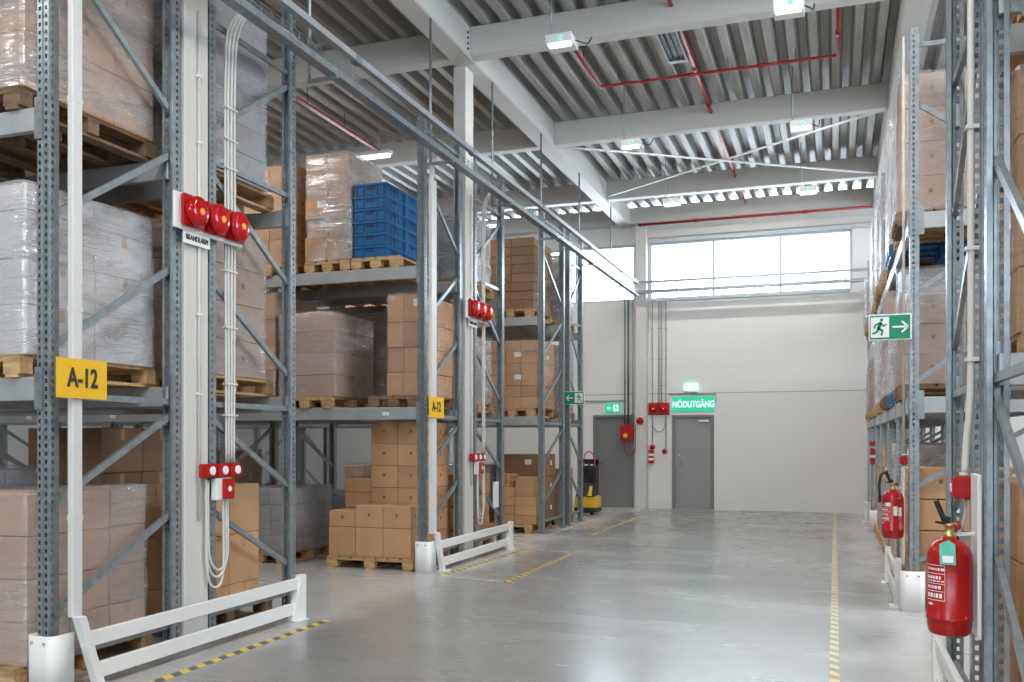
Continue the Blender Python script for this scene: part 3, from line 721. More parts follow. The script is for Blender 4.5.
# third left rack
stack(-5.15, 14.98, Z2, .80, 1.0, 2, 2, [.15]*8, 'flat brown carton stack', 'at the top of the third left rack', 'card_dark', None, 1, 51)
stack(-5.12, 14.98, Z1, .86, 1.0, 3, 3, [.19]*6, 'clear-wrapped brown carton load', 'on the middle level of the third left rack', 'card', 'film_c', 0, 52, labs=((4, 1, 0), (2, 1, 0), (4, 2, 1)))
stack(-6.1, 14.98, Z2, .80, 1.0, 2, 2, [.3]*4, 'brown carton load', 'second from the aisle at the top of the third left rack', 'card', 'film', 0, 53)
stack(-6.1, 14.98, Z1, .80, 1.0, 2, 2, [.3]*4, 'brown carton load', 'second from the aisle on the third left rack middle level', 'card', 'film', 0, 54)
stack(-6.1, 14.98, 0, .80, 1.0, 2, 2, [.33]*3, 'grey wrapped load', 'second from the aisle on the third left rack floor', 'card_grey', 'film', 0, 55)
pallet(-5.18, 14.98, 0, 'pallet under the loose mixed cartons on the third left rack floor', .84, 1.12)
xa, ya = -5.58, 14.46
rowtxt = ('first', 'second', 'third', 'fourth')
for k in range(4): carton(-5.27, ya+.19, PH+k*.155, .37, .36, .155, 'small tan carton in the left front column, %s layer, third left rack floor' % rowtxt[k], st=0)
for k in range(3): carton(-4.89, ya+.17, PH+k*.155, .385, .34, .155, 'small tan carton in the right front column, %s layer, third left rack floor' % rowtxt[k], st=0)
carton(-4.91, ya+.18, PH+.465, .34, .34, .33, 'taller plain carton on top of the small tan front cartons, third left rack', st=0)
for k in range(3):
    b = MB().box(-.165, .165, -.15, .15, .002, .072); b = b.build('paper_sack', M['card'], None, .022, (-5.27+.01*(k % 2), ya+.19, PH+.62+k*.074), 2)
    for xx in (-.07, .06): MB().box(xx-.012, xx+.012, -.1515, .1515, .001, .0735).build('strap', M['truck_y'], b)
    T(b, 'flat tan sack with yellow straps, %s of three on the small cartons' % ('bottom', 'middle', 'top')[k], 'sack', 'strapped sacks on the third left rack')
for k in range(3):
    carton(xa+.47, ya+.79, PH+k*.39, .80, .72, .39, 'wide dark brown carton behind the tan cartons, %s from the floor' % rowtxt[k], cm='card_dark', st=2)
stack(-5.12, 16.48, Z2, .74, .80, 2, 2, [.30]*4, 'grey striped wrapped load', 'at the top of the last left frame', 'card_grey', 'film_w', 2, 56, pd=.92)
stack(-5.12, 16.48, Z1, .74, .80, 2, 2, [.30]*4, 'white wrapped load', 'on the middle level of the last left frame', 'card_white', 'film_w', 0, 57, pd=.92)
stack(-5.12, 16.48, 0, .74, .80, 1, 2, [.44, .44], 'pale brown carton block', 'on the floor of the last left frame', 'card_pink', None, 0, 58, pd=.92, cat='carton stack')
stack(-6.05, 16.48, Z2, .80, .82, 2, 2, [.33]*3, 'brown carton load', 'second from the aisle at the top of the last left frame', 'card_dark', None, 2, 59, pd=.92)
# second bays deeper in
for k_, yc in ((2, 10.34), (3, 14.98)):
    for j, xx in enumerate((-7.95, -8.85)):
        for z, lv in ((0, 'floor'), (Z1, 'middle level'), (Z2, 'top level')):
            if (k_, j, z) in ((3, 1, 0),): continue
            stack(xx, yc, z, .78, 1.0, 2, 2, [.32]*(3 if (j+k_) % 2 else 4), ('wrapped brown load', 'plain brown load')[j],
                  'on the %s, second bay, %s left rack' % (lv, ordn[k_]), ('card', 'card_grey', 'card_dark')[(j+int(z)+k_) % 3], 'film' if j == 0 else None, 0, 60+j)
for z, lv in ((0, 'floor'), (Z1, 'middle level'), (Z2, 'top level')):
    stack(-7.95, 4.9, z, .78, 1.1, 2, 2, [.34]*4, 'wrapped brown load', 'on the %s, second bay of the near left rack' % lv, 'card', 'film', 0, 66)

# right wall rack: two loads to a bay, white wrap over the aisle edge
cms = ['card_pink', 'card_white', 'card_white', 'card_white', 'card_grey', 'card_white']
for i in range(6):
    for j in range(2):
        yc = YR[i]+.045+(.50+.90*j if i else .78+.70*j)
        if i == 5 and j == 1: yc -= .03
        for z, lv in ((Z1, 'lower'), (Z2, 'upper')):
            n = i*2+j; hh = ([.33, .30, .35, .34] if z == Z2 else [.29, .31, .27, .32])[n % 4] if i < 5 else .29
            white = not (z == Z1 and n in (3, 8)) and n > 0
            what = 'white wrapped load' if white else 'brown carton load'
            stack(1.23-.08*((n*7+int(z)*3) % 5)/4, yc, z, 1.12+.06*((n*5+int(z)) % 3)/2, .64 if i == 0 else .78, 2, 2, [hh]*((4 if z == Z2 else 3 + (n % 2)) if i < 5 else 3), what, 'on %s level, %s side, %s bay of right wall rack' % (lv, ('near', 'far')[j], names7[i]),
                  cms[n % 6] if white else 'card_pink', 'film_w' if white else 'film', 0 if white else 1, 100+n, wm='blue' if n == 2 else 'wood' if n % 3 else 'wood_dark', pw=1.2, pd=.69 if i == 0 else .8)
        if not (i in (0,) and j == 0):
            n = i*2+j
            stack(1.22, yc, 0, 1.10, .64 if i == 0 else .76, 2, 2, [.34]*(2 + n % 3), ('wrapped carton load', 'loose carton load')[n % 2], 'on the floor, %s side, %s bay of right wall rack' % (('near', 'far')[j], names7[i]),
                  'card', 'film_w' if n % 2 == 0 else None, 2, 130+n, pw=1.2, pd=.69 if i == 0 else .8)
pallet(1.19, 9.60, 0, 'floor pallet under the labelled cartons beside the far post protector', 1.2, .8)
for k in range(4):
    for i in range(2):
        for j in range(2):
            carton(.89+.54*i+.03, 9.42+.38*j, PH+.29*k, .54, .37, .285, 'labelled carton right of the far protector, %s layer, %s row, %s' % (rowtxt[k], ('near', 'far')[j], ('aisle side', 'wall side')[i]), st=3)
# near right rack
for z, lv, hs in ((0, 'floor', [.40, .40, .40]), (Z1, 'middle level', [.33]*4), (Z2, 'top level', [.36]*4)):
    stack(1.26, 5.62, z, .80, 1.0, 2, 2, hs, 'brown carton load', 'on the %s behind the near extinguisher board' % lv, 'card', None if z == 0 else 'film_c', 2 if z == 0 else 0, 81, pd=1.12)
    stack(1.30, 4.05, z, .80, 1.0, 2, 2, hs, ('labelled brown carton load', 'cloudy wrapped load', 'cloudy wrapped pale load')[int(z > 0)+int(z > 3)], 'on the %s nearest the camera on the right' % lv, 'card' if z == 0 else 'card_white', None if z == 0 else 'film_w', 2 if z == 0 else 0, 82, pd=1.12)
    stack(2.20, 5.62, z, .80, 1.0, 2, 2, hs, 'brown wrapped load', 'on the %s, second from the aisle in the near right rack' % lv, 'card', 'film', 0, 83, pd=1.12)

# ------------------------------------------------------------------ cable trays, ducts, conduits
TX0, TX1 = -4.235, -4.135
r = empty('cable_tray', (0, 0, 0))
mb = MB(); mb.box(TX0, TX1, 1.2, 20.12, 4.775, 4.790); mb.box(TX1-.004, TX1, 1.2, 20.12, 4.79, 4.835); mb.box(TX0, TX0+.004, 1.2, 20.12, 4.79, 4.835)
mb.build('tray_channel', M['galv'], r)
mb = MB()
for xx in (TX0+.002, TX1-.002):
    for zz in (4.87, 4.905): mb.box(xx-.003, xx+.003, 1.2, 20.1, zz-.003, zz+.003)
    y = 1.25
    while y < 20.1: mb.box(xx-.003, xx+.003, y-.003, y+.003, 4.83, 4.905); y += .13
mb.build('wire_side', M['galv'], r)
mb = MB()
for i, (xx, rr) in enumerate(((-4.215, .014), (-4.19, .015), (-4.165, .013), (-4.15, .010))): mb.tube([(xx, 1.3+.8*k, 4.80+rr+.004*math.sin(k*1.7+i)) for k in range(24)], rr, 7)
mb.build('cable', M['cable'], r)
for yy in (4.55, 7.06, 9.64, 11.66, 13.85, 16.15, 18.66):
    h = MB(); h.tube([(-4.42, yy, 4.76), (-4.42, yy, ZB)], .015, 8); h.box(-4.435, -4.135, yy-.02, yy+.02, 4.75, 4.775)
    h.build('hanger_rod', M['galv'], r)
T(r, 'galvanised wire cable tray hung above the left rack ends', 'cable tray')
r = empty('mounting_rail', (0, 0, 0))
MB().box(-4.195, -4.135, 1.2, 20.12, 5.045, 5.105).build('rail_channel', M['beam'], r)
for yy in (4.6, 7.45, 10.3, 13.1, 16.0, 18.6): MB().box(-4.20, -4.130, yy-.05, yy+.05, 5.032, 5.10).build('splice_clip', M['galv'], r)
for yy in (4.55, 7.06, 9.64, 11.66, 13.85, 16.15, 18.66): MB().box(-4.435, -4.195, yy-.015, yy+.015, 5.055, 5.08).build('rod_clamp', M['galv'], r)
T(r, 'straight bright steel rail running just above the left cable tray', 'rail')
r = empty('cable_tray', (0, 0, 0))
mb = MB(); mb.box(-4.28, 1.7, 20.17, 20.32, 4.85, 4.865); mb.box(-4.28, 1.7, 20.17, 20.176, 4.865, 4.91); mb.build('tray_channel', M['galv'], r)
mb = MB(); mb.box(-4.28, 1.7, 20.17, 20.21, 5.06, 5.115); mb.build('upper_rail', M['galv'], r)
for xx in (-3.3, -1.62, .2):
    MB().box(xx-.012, xx+.012, 20.18, 20.21, 4.87, 5.06).build('drop_bracket', M['galv'], r); MB().bar((xx, 20.2, 4.835), (xx, YW1-.001, 4.835), .03, .02).build('wall_arm', M['galv'], r)
T(r, 'double cable tray crossing in front of the back windows', 'cable tray')

# white cable ducts climbing the rack ends
def duct(x, y, z0, label, dp=.078):
    r = empty('cable_duct', (x, y, z0))
    MB().box(-.022, .022, 0, dp, 0, 4.62-z0).build('duct_body', M['duct'], r, .004)
    pts = [(0, .037, 4.62-z0)]
    a = hermite([(0, .037, 4.60-z0), (.01, .05, 4.76-z0), (.05, .12, 4.88-z0), (.12, .24, 4.93-z0), (.17, .40, 4.92-z0)], 5)
    MB().tube(a, .03, 10).build('duct_elbow', M['duct'], r)
    for zz in (.6, 1.9, 3.2): MB().box(-.024, .024, -.002, dp+.002, zz, zz+.03).build('duct_clip', M['pvc'], r)
    return T(r, label, 'cable duct', 'white cable ducts')
duct(-4.462, 4.40, .46, 'square white cable duct up the near left rack end')
duct(-4.462, 9.72, .46, 'square white cable duct up the second left rack end', .14)
# conduit arches: a bundle from the tray down to the alarm devices
def bundle(yc, label, n=6, zend=1.38):
    r = empty('cable_bundle', (-4.565, yc, 0))
    for i in range(n):
        dy = (i-(n-1)/2)*.021; x_ = -.006+.012*(i % 2)
        top = [(.37, .60-.02*i, 4.83), (.36, .42, 4.84+.008*i), (.27, .24, 4.95), (.13, .10+dy*.5, 5.01), (.03+x_, dy+.02, 4.86), (x_, dy, 4.45), (x_, dy, 3.3), (x_, dy*.9, 2.4), (x_, dy*.8, zend)]
        MB().tube(hermite(top, 6), .0095, 7).build('cable', M['pvc'], r)
    for zz in (4.2, 3.95, 3.72, 2.9, 2.45, 2.0, 1.75): MB().box(-.02, .022, -n*.0125, n*.0125, zz, zz+.014).build('cable_tie', M['pvc'], r)
    for j, (a, b, zl) in enumerate(((-.44, -.16, .42), (-.44, -.13, .50), (-.42, -.105, .55))):
        MB().tube(hermite([(.05, b, 1.20), (.05, b+.01, .85), (.05, b, zl+.08), (.05, (a+b)/2+.05, zl), (.05, a+.10, zl+.12), (.05, a+.085, 1.0), (.05, a+.085, 1.25)], 6), .010, 7).build('cable_loop', M['pvc'], r)
    return T(r, label, 'cables', 'white cable bundles')
bundle(6.12, 'arched bundle of white cables dropping past the near three beacons')
bundle(11.70, 'arched bundle of white cables dropping past the far small beacons', 4)
def thin_conduit(y, label, z0=1.38, z1=4.8, x=-4.53):
    r = empty('conduit', (x, y, 0)); MB().tube([(0, 0, z0), (0, 0, z1)], .011, 8).build('pipe', M['pvc'], r)
    for zz in (1.9, 2.5, 3.1, 3.8, 4.3): MB().box(-.014, .016, -.022, .022, zz, zz+.016).build('clip', M['white'], r)
    return T(r, label, 'conduit')
thin_conduit(5.70, 'thin white conduit clipped up the near left column', .95)
thin_conduit(11.17, 'thin white conduit clipped up the second left column', .95)

# alarm beacons
def beacons(x, y0, z, n, pitch, s, label, text, nd):
    r = empty('beacon_board', (x, y0, z))
    L = pitch*n
    MB().box(-.02, 0, -.055, L, -.025, s+.005).build('back_board', M['white'], r, .004)
    MB().box(-.045, -.02, .2, .42, s*.3, s*.6).build('bracket', M['white'], r)
    T(r, 'white board carrying the %s red beacons' % label, 'board')
    for i in range(n):
        b = empty('alarm_beacon', (x, y0+i*pitch+pitch*.48, z+s/2))
        MB().box(.0, .045, -pitch*.46, pitch*.46, -s/2, s/2).build('beacon_base', M['red'], b, .012, seg=2)
        pr = [(pitch*.455, .045), (pitch*.455, .07), (pitch*.44, .085), (pitch*.36, .10), (pitch*.2, .108), (.004, .11)]
        MB().lathe(pr, 22, (0, 0, 0), 'X').build('lens', M['lens'], b)
        MB().lathe([(.026, .1075), (.022, .112), (.003, .114)], 12, (0, .0, -.004), 'X').build('bulb', M['glow'], b)
        T(b, 'red domed alarm beacon, %s of the %s three' % (('left', 'middle', 'right')[i], nd), 'alarm beacon', 'red alarm beacons')
    t = empty('label_plate', (x-.012, y0+.05, z-.0705)); MB().box(0, .006, 0, .30, -.045, .045).build('plate', M['sign_white'], t)
    lettering(text, .058, M['dark'], t, (.009, .15, 0), '+X', .74)
    T(t, 'small white %s plate under the %s three beacons' % (text, nd), 'sign')
beacons(-4.50, 5.445, 3.13, 3, .25, .235, 'near', 'BRANDLARM', 'near')
beacons(-4.50, 10.97, 3.17, 3, .235, .235, 'far', 'BRANDLARM', 'far')
def callpoints(x, y0, z, nd):
    for i in range(3):
        b = empty('alarm_button', (x, y0+i*.155, z))
        MB().box(0, .06, -.075, .075, -.052, .052).build('housing', M['red'], b, .008, seg=2)
        MB().lathe([(.034, .06), (.034, .066), (.028, .070)], 16, (0, .02, 0), 'X').build('dial', M['sign_white'], b)
        T(b, 'red box with white disc, %s in the %s low row' % (('left', 'middle', 'right')[i], nd), 'alarm box', 'red alarm boxes')
    b = empty('call_point', (x, y0+.19, z-.145))
    MB().box(0, .05, -.115, .085, -.085, .085).build('back_box', M['white'], b, .006)
    MB().box(.05, .075, -.045, .085, -.08, .08).build('red_face', M['red'], b, .006)
    MB().lathe([(.022, .075), (.022, .079)], 16, (0, .02, 0), 'X').build('push_disc', M['sign_white'], b)
    T(b, 'white and red manual call point under the %s three red boxes' % nd, 'call point')
callpoints(-4.53, 5.76, 1.325, 'near'); callpoints(-4.53, 11.17, 1.33, 'far')
b = MB().box(-4.45, -4.445, 11.76, 11.98, .62, .98).build('paper_notice', M['label']); T(b, 'white paper sheet hung above the second guard', 'paper')
p_ = b

# ------------------------------------------------------------------ signs
s = empty('aisle_sign', (-4.425, 4.455, 1.94))
MB().box(0, .008, -.20, .20, -.122, .122).build('plate', M['yellow'], s)
lettering('A-12', .165, M['dark'], s, (.011, 0, 0), '+X', .74, .022)
MB().box(-.022, 0, .015, .085, -.03, .03).build('clamp', M['galv'], s)
T(s, 'yellow A-12 aisle sign on the near white duct', 'sign')
s = empty('aisle_sign', (-4.425, 9.80, 1.945))
MB().box(0, .008, -.20, .22, -.122, .122).build('plate', M['yellow'], s)
lettering('A-12', .165, M['dark'], s, (.011, 0, 0), '+X', .74, .022)
MB().box(-.022, 0, .015, .085, -.03, .03).build('clamp', M['galv'], s)
T(s, 'yellow A-12 aisle sign on the second white duct', 'sign')

def running_man(parent, cx, cz, s, m_man, m_door, y=-.012, flip=1):
    """white doorway with a running figure in it, s = height"""
    MB().box(cx-.42*s, cx+.42*s, y, y+.003, cz-.5*s, cz+.5*s).build('pictogram_panel', m_door, parent)
    mb = MB(); e = .004
    def limb(pts, w):
        for a, b in zip(pts[:-1], pts[1:]):
            mb.bar((cx+flip*a[0]*s, y-.002, cz+a[1]*s), (cx+flip*b[0]*s, y-.002, cz+b[1]*s), e, w*s, 0, (0, 0, 1)) if abs(a[0]-b[0]) > 1e-6 else None
            for q in (a, b): mb.lathe([(w*s/2, 0), (w*s/2, e)], 10, (cx+flip*q[0]*s, y+.0, cz+q[1]*s), 'Y')
    limb([(.02, .20), (-.06, -.06)], .15)
    limb([(.04, .20), (.18, .06), (.28, .13)], .07); limb([(.0, .20), (-.20, .14), (-.26, -.02)], .07)
    limb([(-.05, -.06), (.12, -.16), (.08, -.38)], .085); limb([(-.06, -.06), (-.16, -.24), (-.32, -.30)], .085)
    mb.lathe([(.075*s, 0), (.075*s, e)], 16, (cx+flip*.08*s, y, cz+.36*s), 'Y')
    mb.build('running_figure', m_man, parent)
def arrow(parent, cx, cz, s, d, m, y=-.012):
    mb = MB(); mb.bar((cx-.5*s*d, y, cz), (cx+.45*s*d, y, cz), .005, .13*s)
    for t in (1, -1): mb.bar((cx+.5*s*d, y, cz), (cx+.10*s*d, y, cz+.38*s*t), .005, .13*s)
    mb.build('arrow', m, parent)
s = empty('exit_sign', (.47, 8.95, 2.585))
MB().box(-.18, .18, -.010, .002, -.118, .118).build('border', M['sign_white'], s, .003); MB().box(-.17, .17, -.0125, -.010, -.108, .108).build('plate', M['green'], s)
running_man(s, -.085, 0, .185, M['green'], M['sign_white'], -.0155); arrow(s, .085, 0, .13, 1, M['sign_white'], -.015)
MB().box(.15, .185, .002, .10, -.02, .02).build('bracket', M['galv'], s)
T(s, 'green running man sign with arrow pointing right on the rack post', 'exit sign')
s = empty('exit_sign', (-4.44, 15.90, 2.32))
MB().box(-.185, .185, -.010, .002, -.12, .12).build('border', M['sign_white'], s, .003); MB().box(-.175, .175, -.0125, -.010, -.11, .11).build('plate', M['green'], s)
running_man(s, .085, 0, .175, M['green'], M['sign_white'], -.0155, -1); arrow(s, -.085, 0, .13, -1, M['sign_white'], -.015)
MB().box(-.16, -.10, .002, .09, -.02, .02).build('bracket', M['galv'], s)
T(s, 'green exit sign with arrow pointing left on the third left rack', 'exit sign')
s = empty('exit_sign', (-4.84, YW1, 2.30)); s.scale = (.82, 1, .86)
MB().box(-.21, .21, -.08, 0, -.115, .115).build('lamp_box', M['green_lit'], s, .01)
running_man(s, .09, 0, .17, M['green'], M['sign_white_lit'], -.0835, -1)
arrow(s, -.10, 0, .12, -1, M['sign_white_lit'], -.083)
T(s, 'lit green exit box above the dark door', 'exit sign')
s = empty('emergency_exit_sign', (-3.005, YW1, 2.37))
MB().box(-.475, .475, -.02, 0, -.165, .165).build('plate', M['green_lit'], s, .003)
lettering('NÖDUTGÅNG', .20, M['sign_white_lit'], s, (0, -.0225, -.012), '-Y', .71, .02)
T(s, 'green NÖDUTGÅNG sign above the light grey door', 'exit sign')
s = empty('emergency_lamp', (-3.055, YW1, 2.73))
MB().box(-.15, .15, -.09, 0, -.09, -.06).build('lamp_base', M['white'], s); MB().box(-.145, .145, -.085, 0, -.06, .09).build('diffuser', M['lamp_green'], s, .012, seg=2)
T(s, 'small glowing mint lamp over the NÖDUTGÅNG sign', 'lamp')

# things on the back wall
def box_on_wall(x, z, w, h, d, m, name, label, cat, extra=None):
    r = empty(name, (x, YW1, z)); MB().box(-w/2, w/2, -d, 0, -h/2, h/2).build('housing', m, r, .012, seg=2)
    if extra: extra(r)
    return T(r, label, cat)
r = empty('hose_box', (-4.46, 20.42, 1.72))
MB().box(-.14, .14, -.1, .1, -.18, .18).build('housing', M['red'], r, .02, seg=2)
MB().lathe([(.05, .1), (.05, .106)], 16, (-.02, 0, -.06), 'Y').build('emblem', M['yellow'], r)
MB().tube(hermite([(-.05, 0, -.17), (-.06, 0, -.40), (.03, 0, -.52), (.15, 0, -.46), (.19, .02, -.25), (.19, .02, .2)], 6), .013, 8).build('hose', M['pipe_red'], r)
MB().bar((.0, .1, .05), (.19, .18, .05), .04, .04).build('wall_bracket', M['galv'], r)
T(r, 'red hose box with hanging loop left of the white column', 'fire hose box')
def dome(x, y, z, s, label, name='sounder'):
    r = empty(name, (x, y, z)); MB().lathe([(s, 0), (s, .03), (s*.8, .045)], 16, (0, 0, 0), 'Y').build('base', M['red'], r)
    MB().lathe([(s*.75, .045), (s*.72, .08), (s*.5, .1), (.004, .108)], 16, (0, 0, 0), 'Y').build('horn', M['lens'], r)
    return T(r, label, 'alarm sounder')
dome(-4.16, 20.425, 1.99, .085, 'small round red sounder on the white column by the dark door')
r0 = empty('beacon_board', (-3.78, YW1, 2.27)); MB().box(-.24, .24, -.03, 0, -.14, .14).build('back_board', M['red'], r0, .01); T(r0, 'red backing of the twin beacons left of the NÖDUTGÅNG sign', 'board')
for i in range(2):
    r = empty('alarm_beacon', (-3.895+.235*i, YW1-.03, 2.27)); MB().box(-.112, .112, -.05, 0, -.125, .125).build('beacon_base', M['red'], r, .015, seg=2)
    MB().lathe([(.09, .05), (.085, .08), (.05, .11), (.004, .115)], 18, (0, 0, 0), 'Y').build('lens', M['lens'], r)
    MB().lathe([(.016, .112), (.012, .12)], 10, (0, 0, 0), 'Y').build('bulb', M['glow'], r)
    T(r, 'square red beacon, %s of the twin pair beside the NÖDUTGÅNG sign' % ('left', 'right')[i], 'alarm beacon')
dome(-3.93, YW1, 1.40, .062, 'small red sounder above the strapped box on the back wall')
r = empty('fire_key_box', (-3.95, YW1, 1.18)); MB().box(-.06, .06, -.08, 0, -.15, .15).build('housing', M['red'], r, .008)
for zz in (-.08, .02): MB().box(-.058, .062, -.084, -.08, zz, zz+.05).build('white_band', M['sign_white'], r)
MB().box(-.09, -.06, -.06, 0, -.15, .12).build('side_plate', M['cable'], r); T(r, 'tall red box with white bands low on the back wall', 'alarm box')
dome(-3.65, YW1, 1.30, .062, 'small red sounder left of the light grey door')
def wall_pipe(pts, rr, m, label, name='conduit', cat='conduit', clips=()):
    r = empty(name, (0, 0, 0)); MB().tube(pts, rr, 8).build('pipe', m, r)
    for p in clips: MB().box(p[0]-.03, p[0]+.03, p[1]-.012, p[1]+.016, p[2]-.008, p[2]+.008).build('clip', m, r)
    return T(r, label, cat)
yv = YW1-.02
for i, (xx, z0, what) in enumerate(((-3.93, 1.5, 'first conduit right of the white back column'), (-3.78, 2.42, 'second conduit right of the white back column'), (-3.72, 2.42, 'third conduit right of the white back column'), (-3.62, 1.36, 'fourth conduit right of the white back column'))):
    wall_pipe([(xx, yv, z0), (xx, yv, 4.74)], .013, M['cable'], 'grey ' + what, clips=[(xx, yv, z) for z in (2.8, 3.4, 4.1)])
wall_pipe(hermite([(-3.93, yv, 2.15), (-3.91, yv, 1.86), (-3.78, yv, 1.75), (-3.66, yv, 1.84), (-3.63, yv, 2.12)], 6), .011, M['cable'], 'grey cable loop hanging under the twin red beacons')
for xx, z0, nm in ((-4.52, 1.9, 'left'), (-4.44, 1.9, 'middle'), (-4.345, 1.9, 'right')):
    wall_pipe([(xx, 20.45 if xx < -4.4 else 20.5, z0), (xx, 20.45 if xx < -4.4 else 20.5, 4.77)], .016 if xx != -4.44 else .022, M['vent'] if xx < -4.4 else M['cable'], '%s dark riser above the red hose box' % nm)
wall_pipe([(-3.55, yv, 2.60), (-2.50, yv, 2.60), (-2.50, yv, 2.42)], .014, M['cable'], 'grey conduit over the NÖDUTGÅNG sign')
wall_pipe([(-6.0, yv, 2.47), (-4.55, yv, 2.47)], .02, M['cable'], 'grey conduit running over the dark door')

# ------------------------------------------------------------------ extinguishers
def extinguisher(x, y, z, label, sc=1.0, arch=False, tag=True):
    r = empty('fire_extinguisher', (x, y, z)); R = .098
    pr = [(R*.80, 0), (R*.93, .012), (R*.985, .045), (R*.985, .068), (R*1.03, .071), (R*1.03, .082), (R, .085), (R, .345), (R*.98, .375), (R*.88, .405), (R*.66, .428), (R*.36, .440), (R*.3, .452)]
    MB().lathe(pr, 40).build('cylinder', M['red'], r)
    MB().lathe([(.03, .448), (.03, .468), (.02, .470), (.02, .50), (.026, .502), (.026, .515)], 18).build('valve', M['brass'], r)
    h = MB(); h.bar((0, .0, .512), (-.06, -.02, .522), .022, .012); h.bar((0, 0, .53), (-.02, -.005, .535), .03, .03)
    h.build('carry_handle', M['black'], r, .003)
    MB().bar((-.02, -.005, .522), (-.062, -.02, .628), .022, .024, 0, (1, 0, .3)).build('squeeze_lever', M['black'], r, .008)
    MB().lathe([(.016, 0), (.016, .028), (.008, .034)], 12, (.03, -.02, .505), 'Y').build('safety_pin', M['red'], r)
    MB().tube(hermite([(-.02, 0, .51), (-.06, 0, .60), (-.10, .0, .59), (-.118, .0, .50), (-.114, .0, .40), (-.113, .02, .33)] if arch else [(.0, .03, .492), (.03, .085, .47), (.05, .112, .38), (.05, .108, .25), (.045, .108, .14)], 6), .012, 8).build('hose', M['black'], r)
    # printed instructions as thin white bands on the shell
    p = MB()
    def patch(a0, a1, z0, z1):
        n = 6; vs = []
        for zz in (z0, z1):
            for i in range(n+1):
                t = a0+(a1-a0)*i/n; vs.append(((R+.0012)*math.cos(t), (R+.0012)*math.sin(t), zz))
        p.add(vs, [(i, i+1, i+n+2, i+n+1) for i in range(n)])
    A = -PI/2-.85
    for z_ in (.325, .286, .240, .205): patch(A-.50, A+.55, z_, z_+.0025)
    patch(A-.50, A-.485, .165, .3275); patch(A+.535, A+.55, .165, .3275); patch(A-.5, A+.55, .163, .166)
    rnd = random.Random(4)
    for z_, h_ in ((.302, .012), (.262, .014), (.250, .006), (.217, .014), (.176, .02)):
        a = A-.40
        while a < A+.4: w_ = .05+rnd.random()*.12; patch(a, a+w_, z_, z_+h_); a += w_+.05
    patch(A-.35, A-.05, .140, .150)
    if not tag: patch(-PI/2-.75, -PI/2-.25, .30, .335); patch(-PI/2+.0, -PI/2+.35, .215, .30); patch(-PI/2+.45, -PI/2+.8, .21, .29)
    p.build('printed_instructions', M['sign_white'], r)
    MB().lathe([(R+.003, .36), (R+.003, .372)], 32).build('clamp_band', M['galv'], r) if False else None
    if tag: MB().prism([(-.052, -.108, .335), (.014, -.112, .335), (.014, -.088, .425), (-.012, -.078, .445), (-.052, -.084, .425)], (0, -.003, 0)).build('inspection_tag', M['tag'], r)
    if tag: MB().prism([(-.040, -.1112, .345), (.004, -.1132, .345), (.004, -.1062, .375), (-.042, -.1042, .375)], (0, -.002, 0)).build('tag_print', M['sign_white'], r)
    MB().bar((.0, 0, .462), (.115, .06, .466), .02, .014).build('hook', M['white'], r)
    r.scale = (sc, sc, sc)
    return T(r, label, 'fire extinguisher', 'red fire extinguishers')
extinguisher(.505, 4.70, .655, 'large red extinguisher with green tag nearest the camera')
extinguisher(.51, 9.22, .645, 'red extinguisher on the far side beside the green exit sign post', 1., True, False)
r = empty('alarm_button', (.603, 16.70, 1.36)); MB().box(-.04, .04, -.04, .04, -.22, .06).build('housing', M['red'], r, .01, seg=2); MB().box(-.042, .042, -.043, -.04, -.10, -.06).build('white_band', M['sign_white'], r)
MB().lathe([(.05, -.04), (.05, .02), (.03, .04)], 14, (0, 0, .14), 'Y').build('round_head', M['red'], r)
T(r, 'narrow red box with round head far along the right rack', 'alarm box')
for x, y, z0, z1, lb in ((.625, 4.66, .64, 1.40, 'white backing board behind the near extinguisher'), (.60, 9.20, .40, 1.30, 'white backing board behind the far extinguisher')):
    o = MB().box(x-.008, x+.010, y, y+.22, z0, z1).build('backing_board', M['white'], None, .003); T(o, lb, 'board')
r = empty('alarm_button', (.60, 5.00, 1.325)); MB().box(-.055, .055, -.045, .045, -.055, .055).build('housing', M['red'], r, .01, seg=2); MB().box(-.06, -.055, -.02, .02, -.02, .02).build('push_disc', M['sign_white'], r)
MB().lathe([(.02, .055), (.02, .075)], 12).build('gland', M['pvc'], r); T(r, 'red box at the foot of the white conduit above the near extinguisher', 'alarm box')
r = empty('conduit', (.615, 5.02, 0)); MB().tube(hermite([(-.01, -.02, 1.40), (0, 0, 1.55), (.02, .0, 1.9), (.02, 0, 3), (.02, 0, 5.5)], 5), .0165, 9).build('pipe', M['pvc'], r)
for zz in (1.95, 2.5, 3.1, 3.75, 4.3): MB().box(-.005, .055, -.024, .024, zz, zz+.02).build('clip', M['pvc'], r)
MB().tube(hermite([(.0, -.02, 1.27), (-.02, -.05, 1.15), (-.06, -.08, 1.08)], 5), .008, 7).build('tail_cable', M['cable'], r)
T(r, 'grey-white conduit dropping down the near right rack posts', 'conduit')
r = empty('alarm_button', (.60, 9.18, 1.37)); MB().box(-.035, .035, -.035, .035, -.042, .042).build('housing', M['red'], r, .01, seg=2); MB().lathe([(.016, .042), (.016, .06)], 12).build('gland', M['pvc'], r)
T(r, 'red box on the post above the far extinguisher', 'alarm box')
r = empty('conduit', (.60, 9.18, 0)); MB().tube([(0, 0, 1.43), (0, 0, 5.3)], .012, 8).build('pipe', M['pvc'], r); T(r, 'thin pale conduit rising from the far extinguisher box', 'conduit')

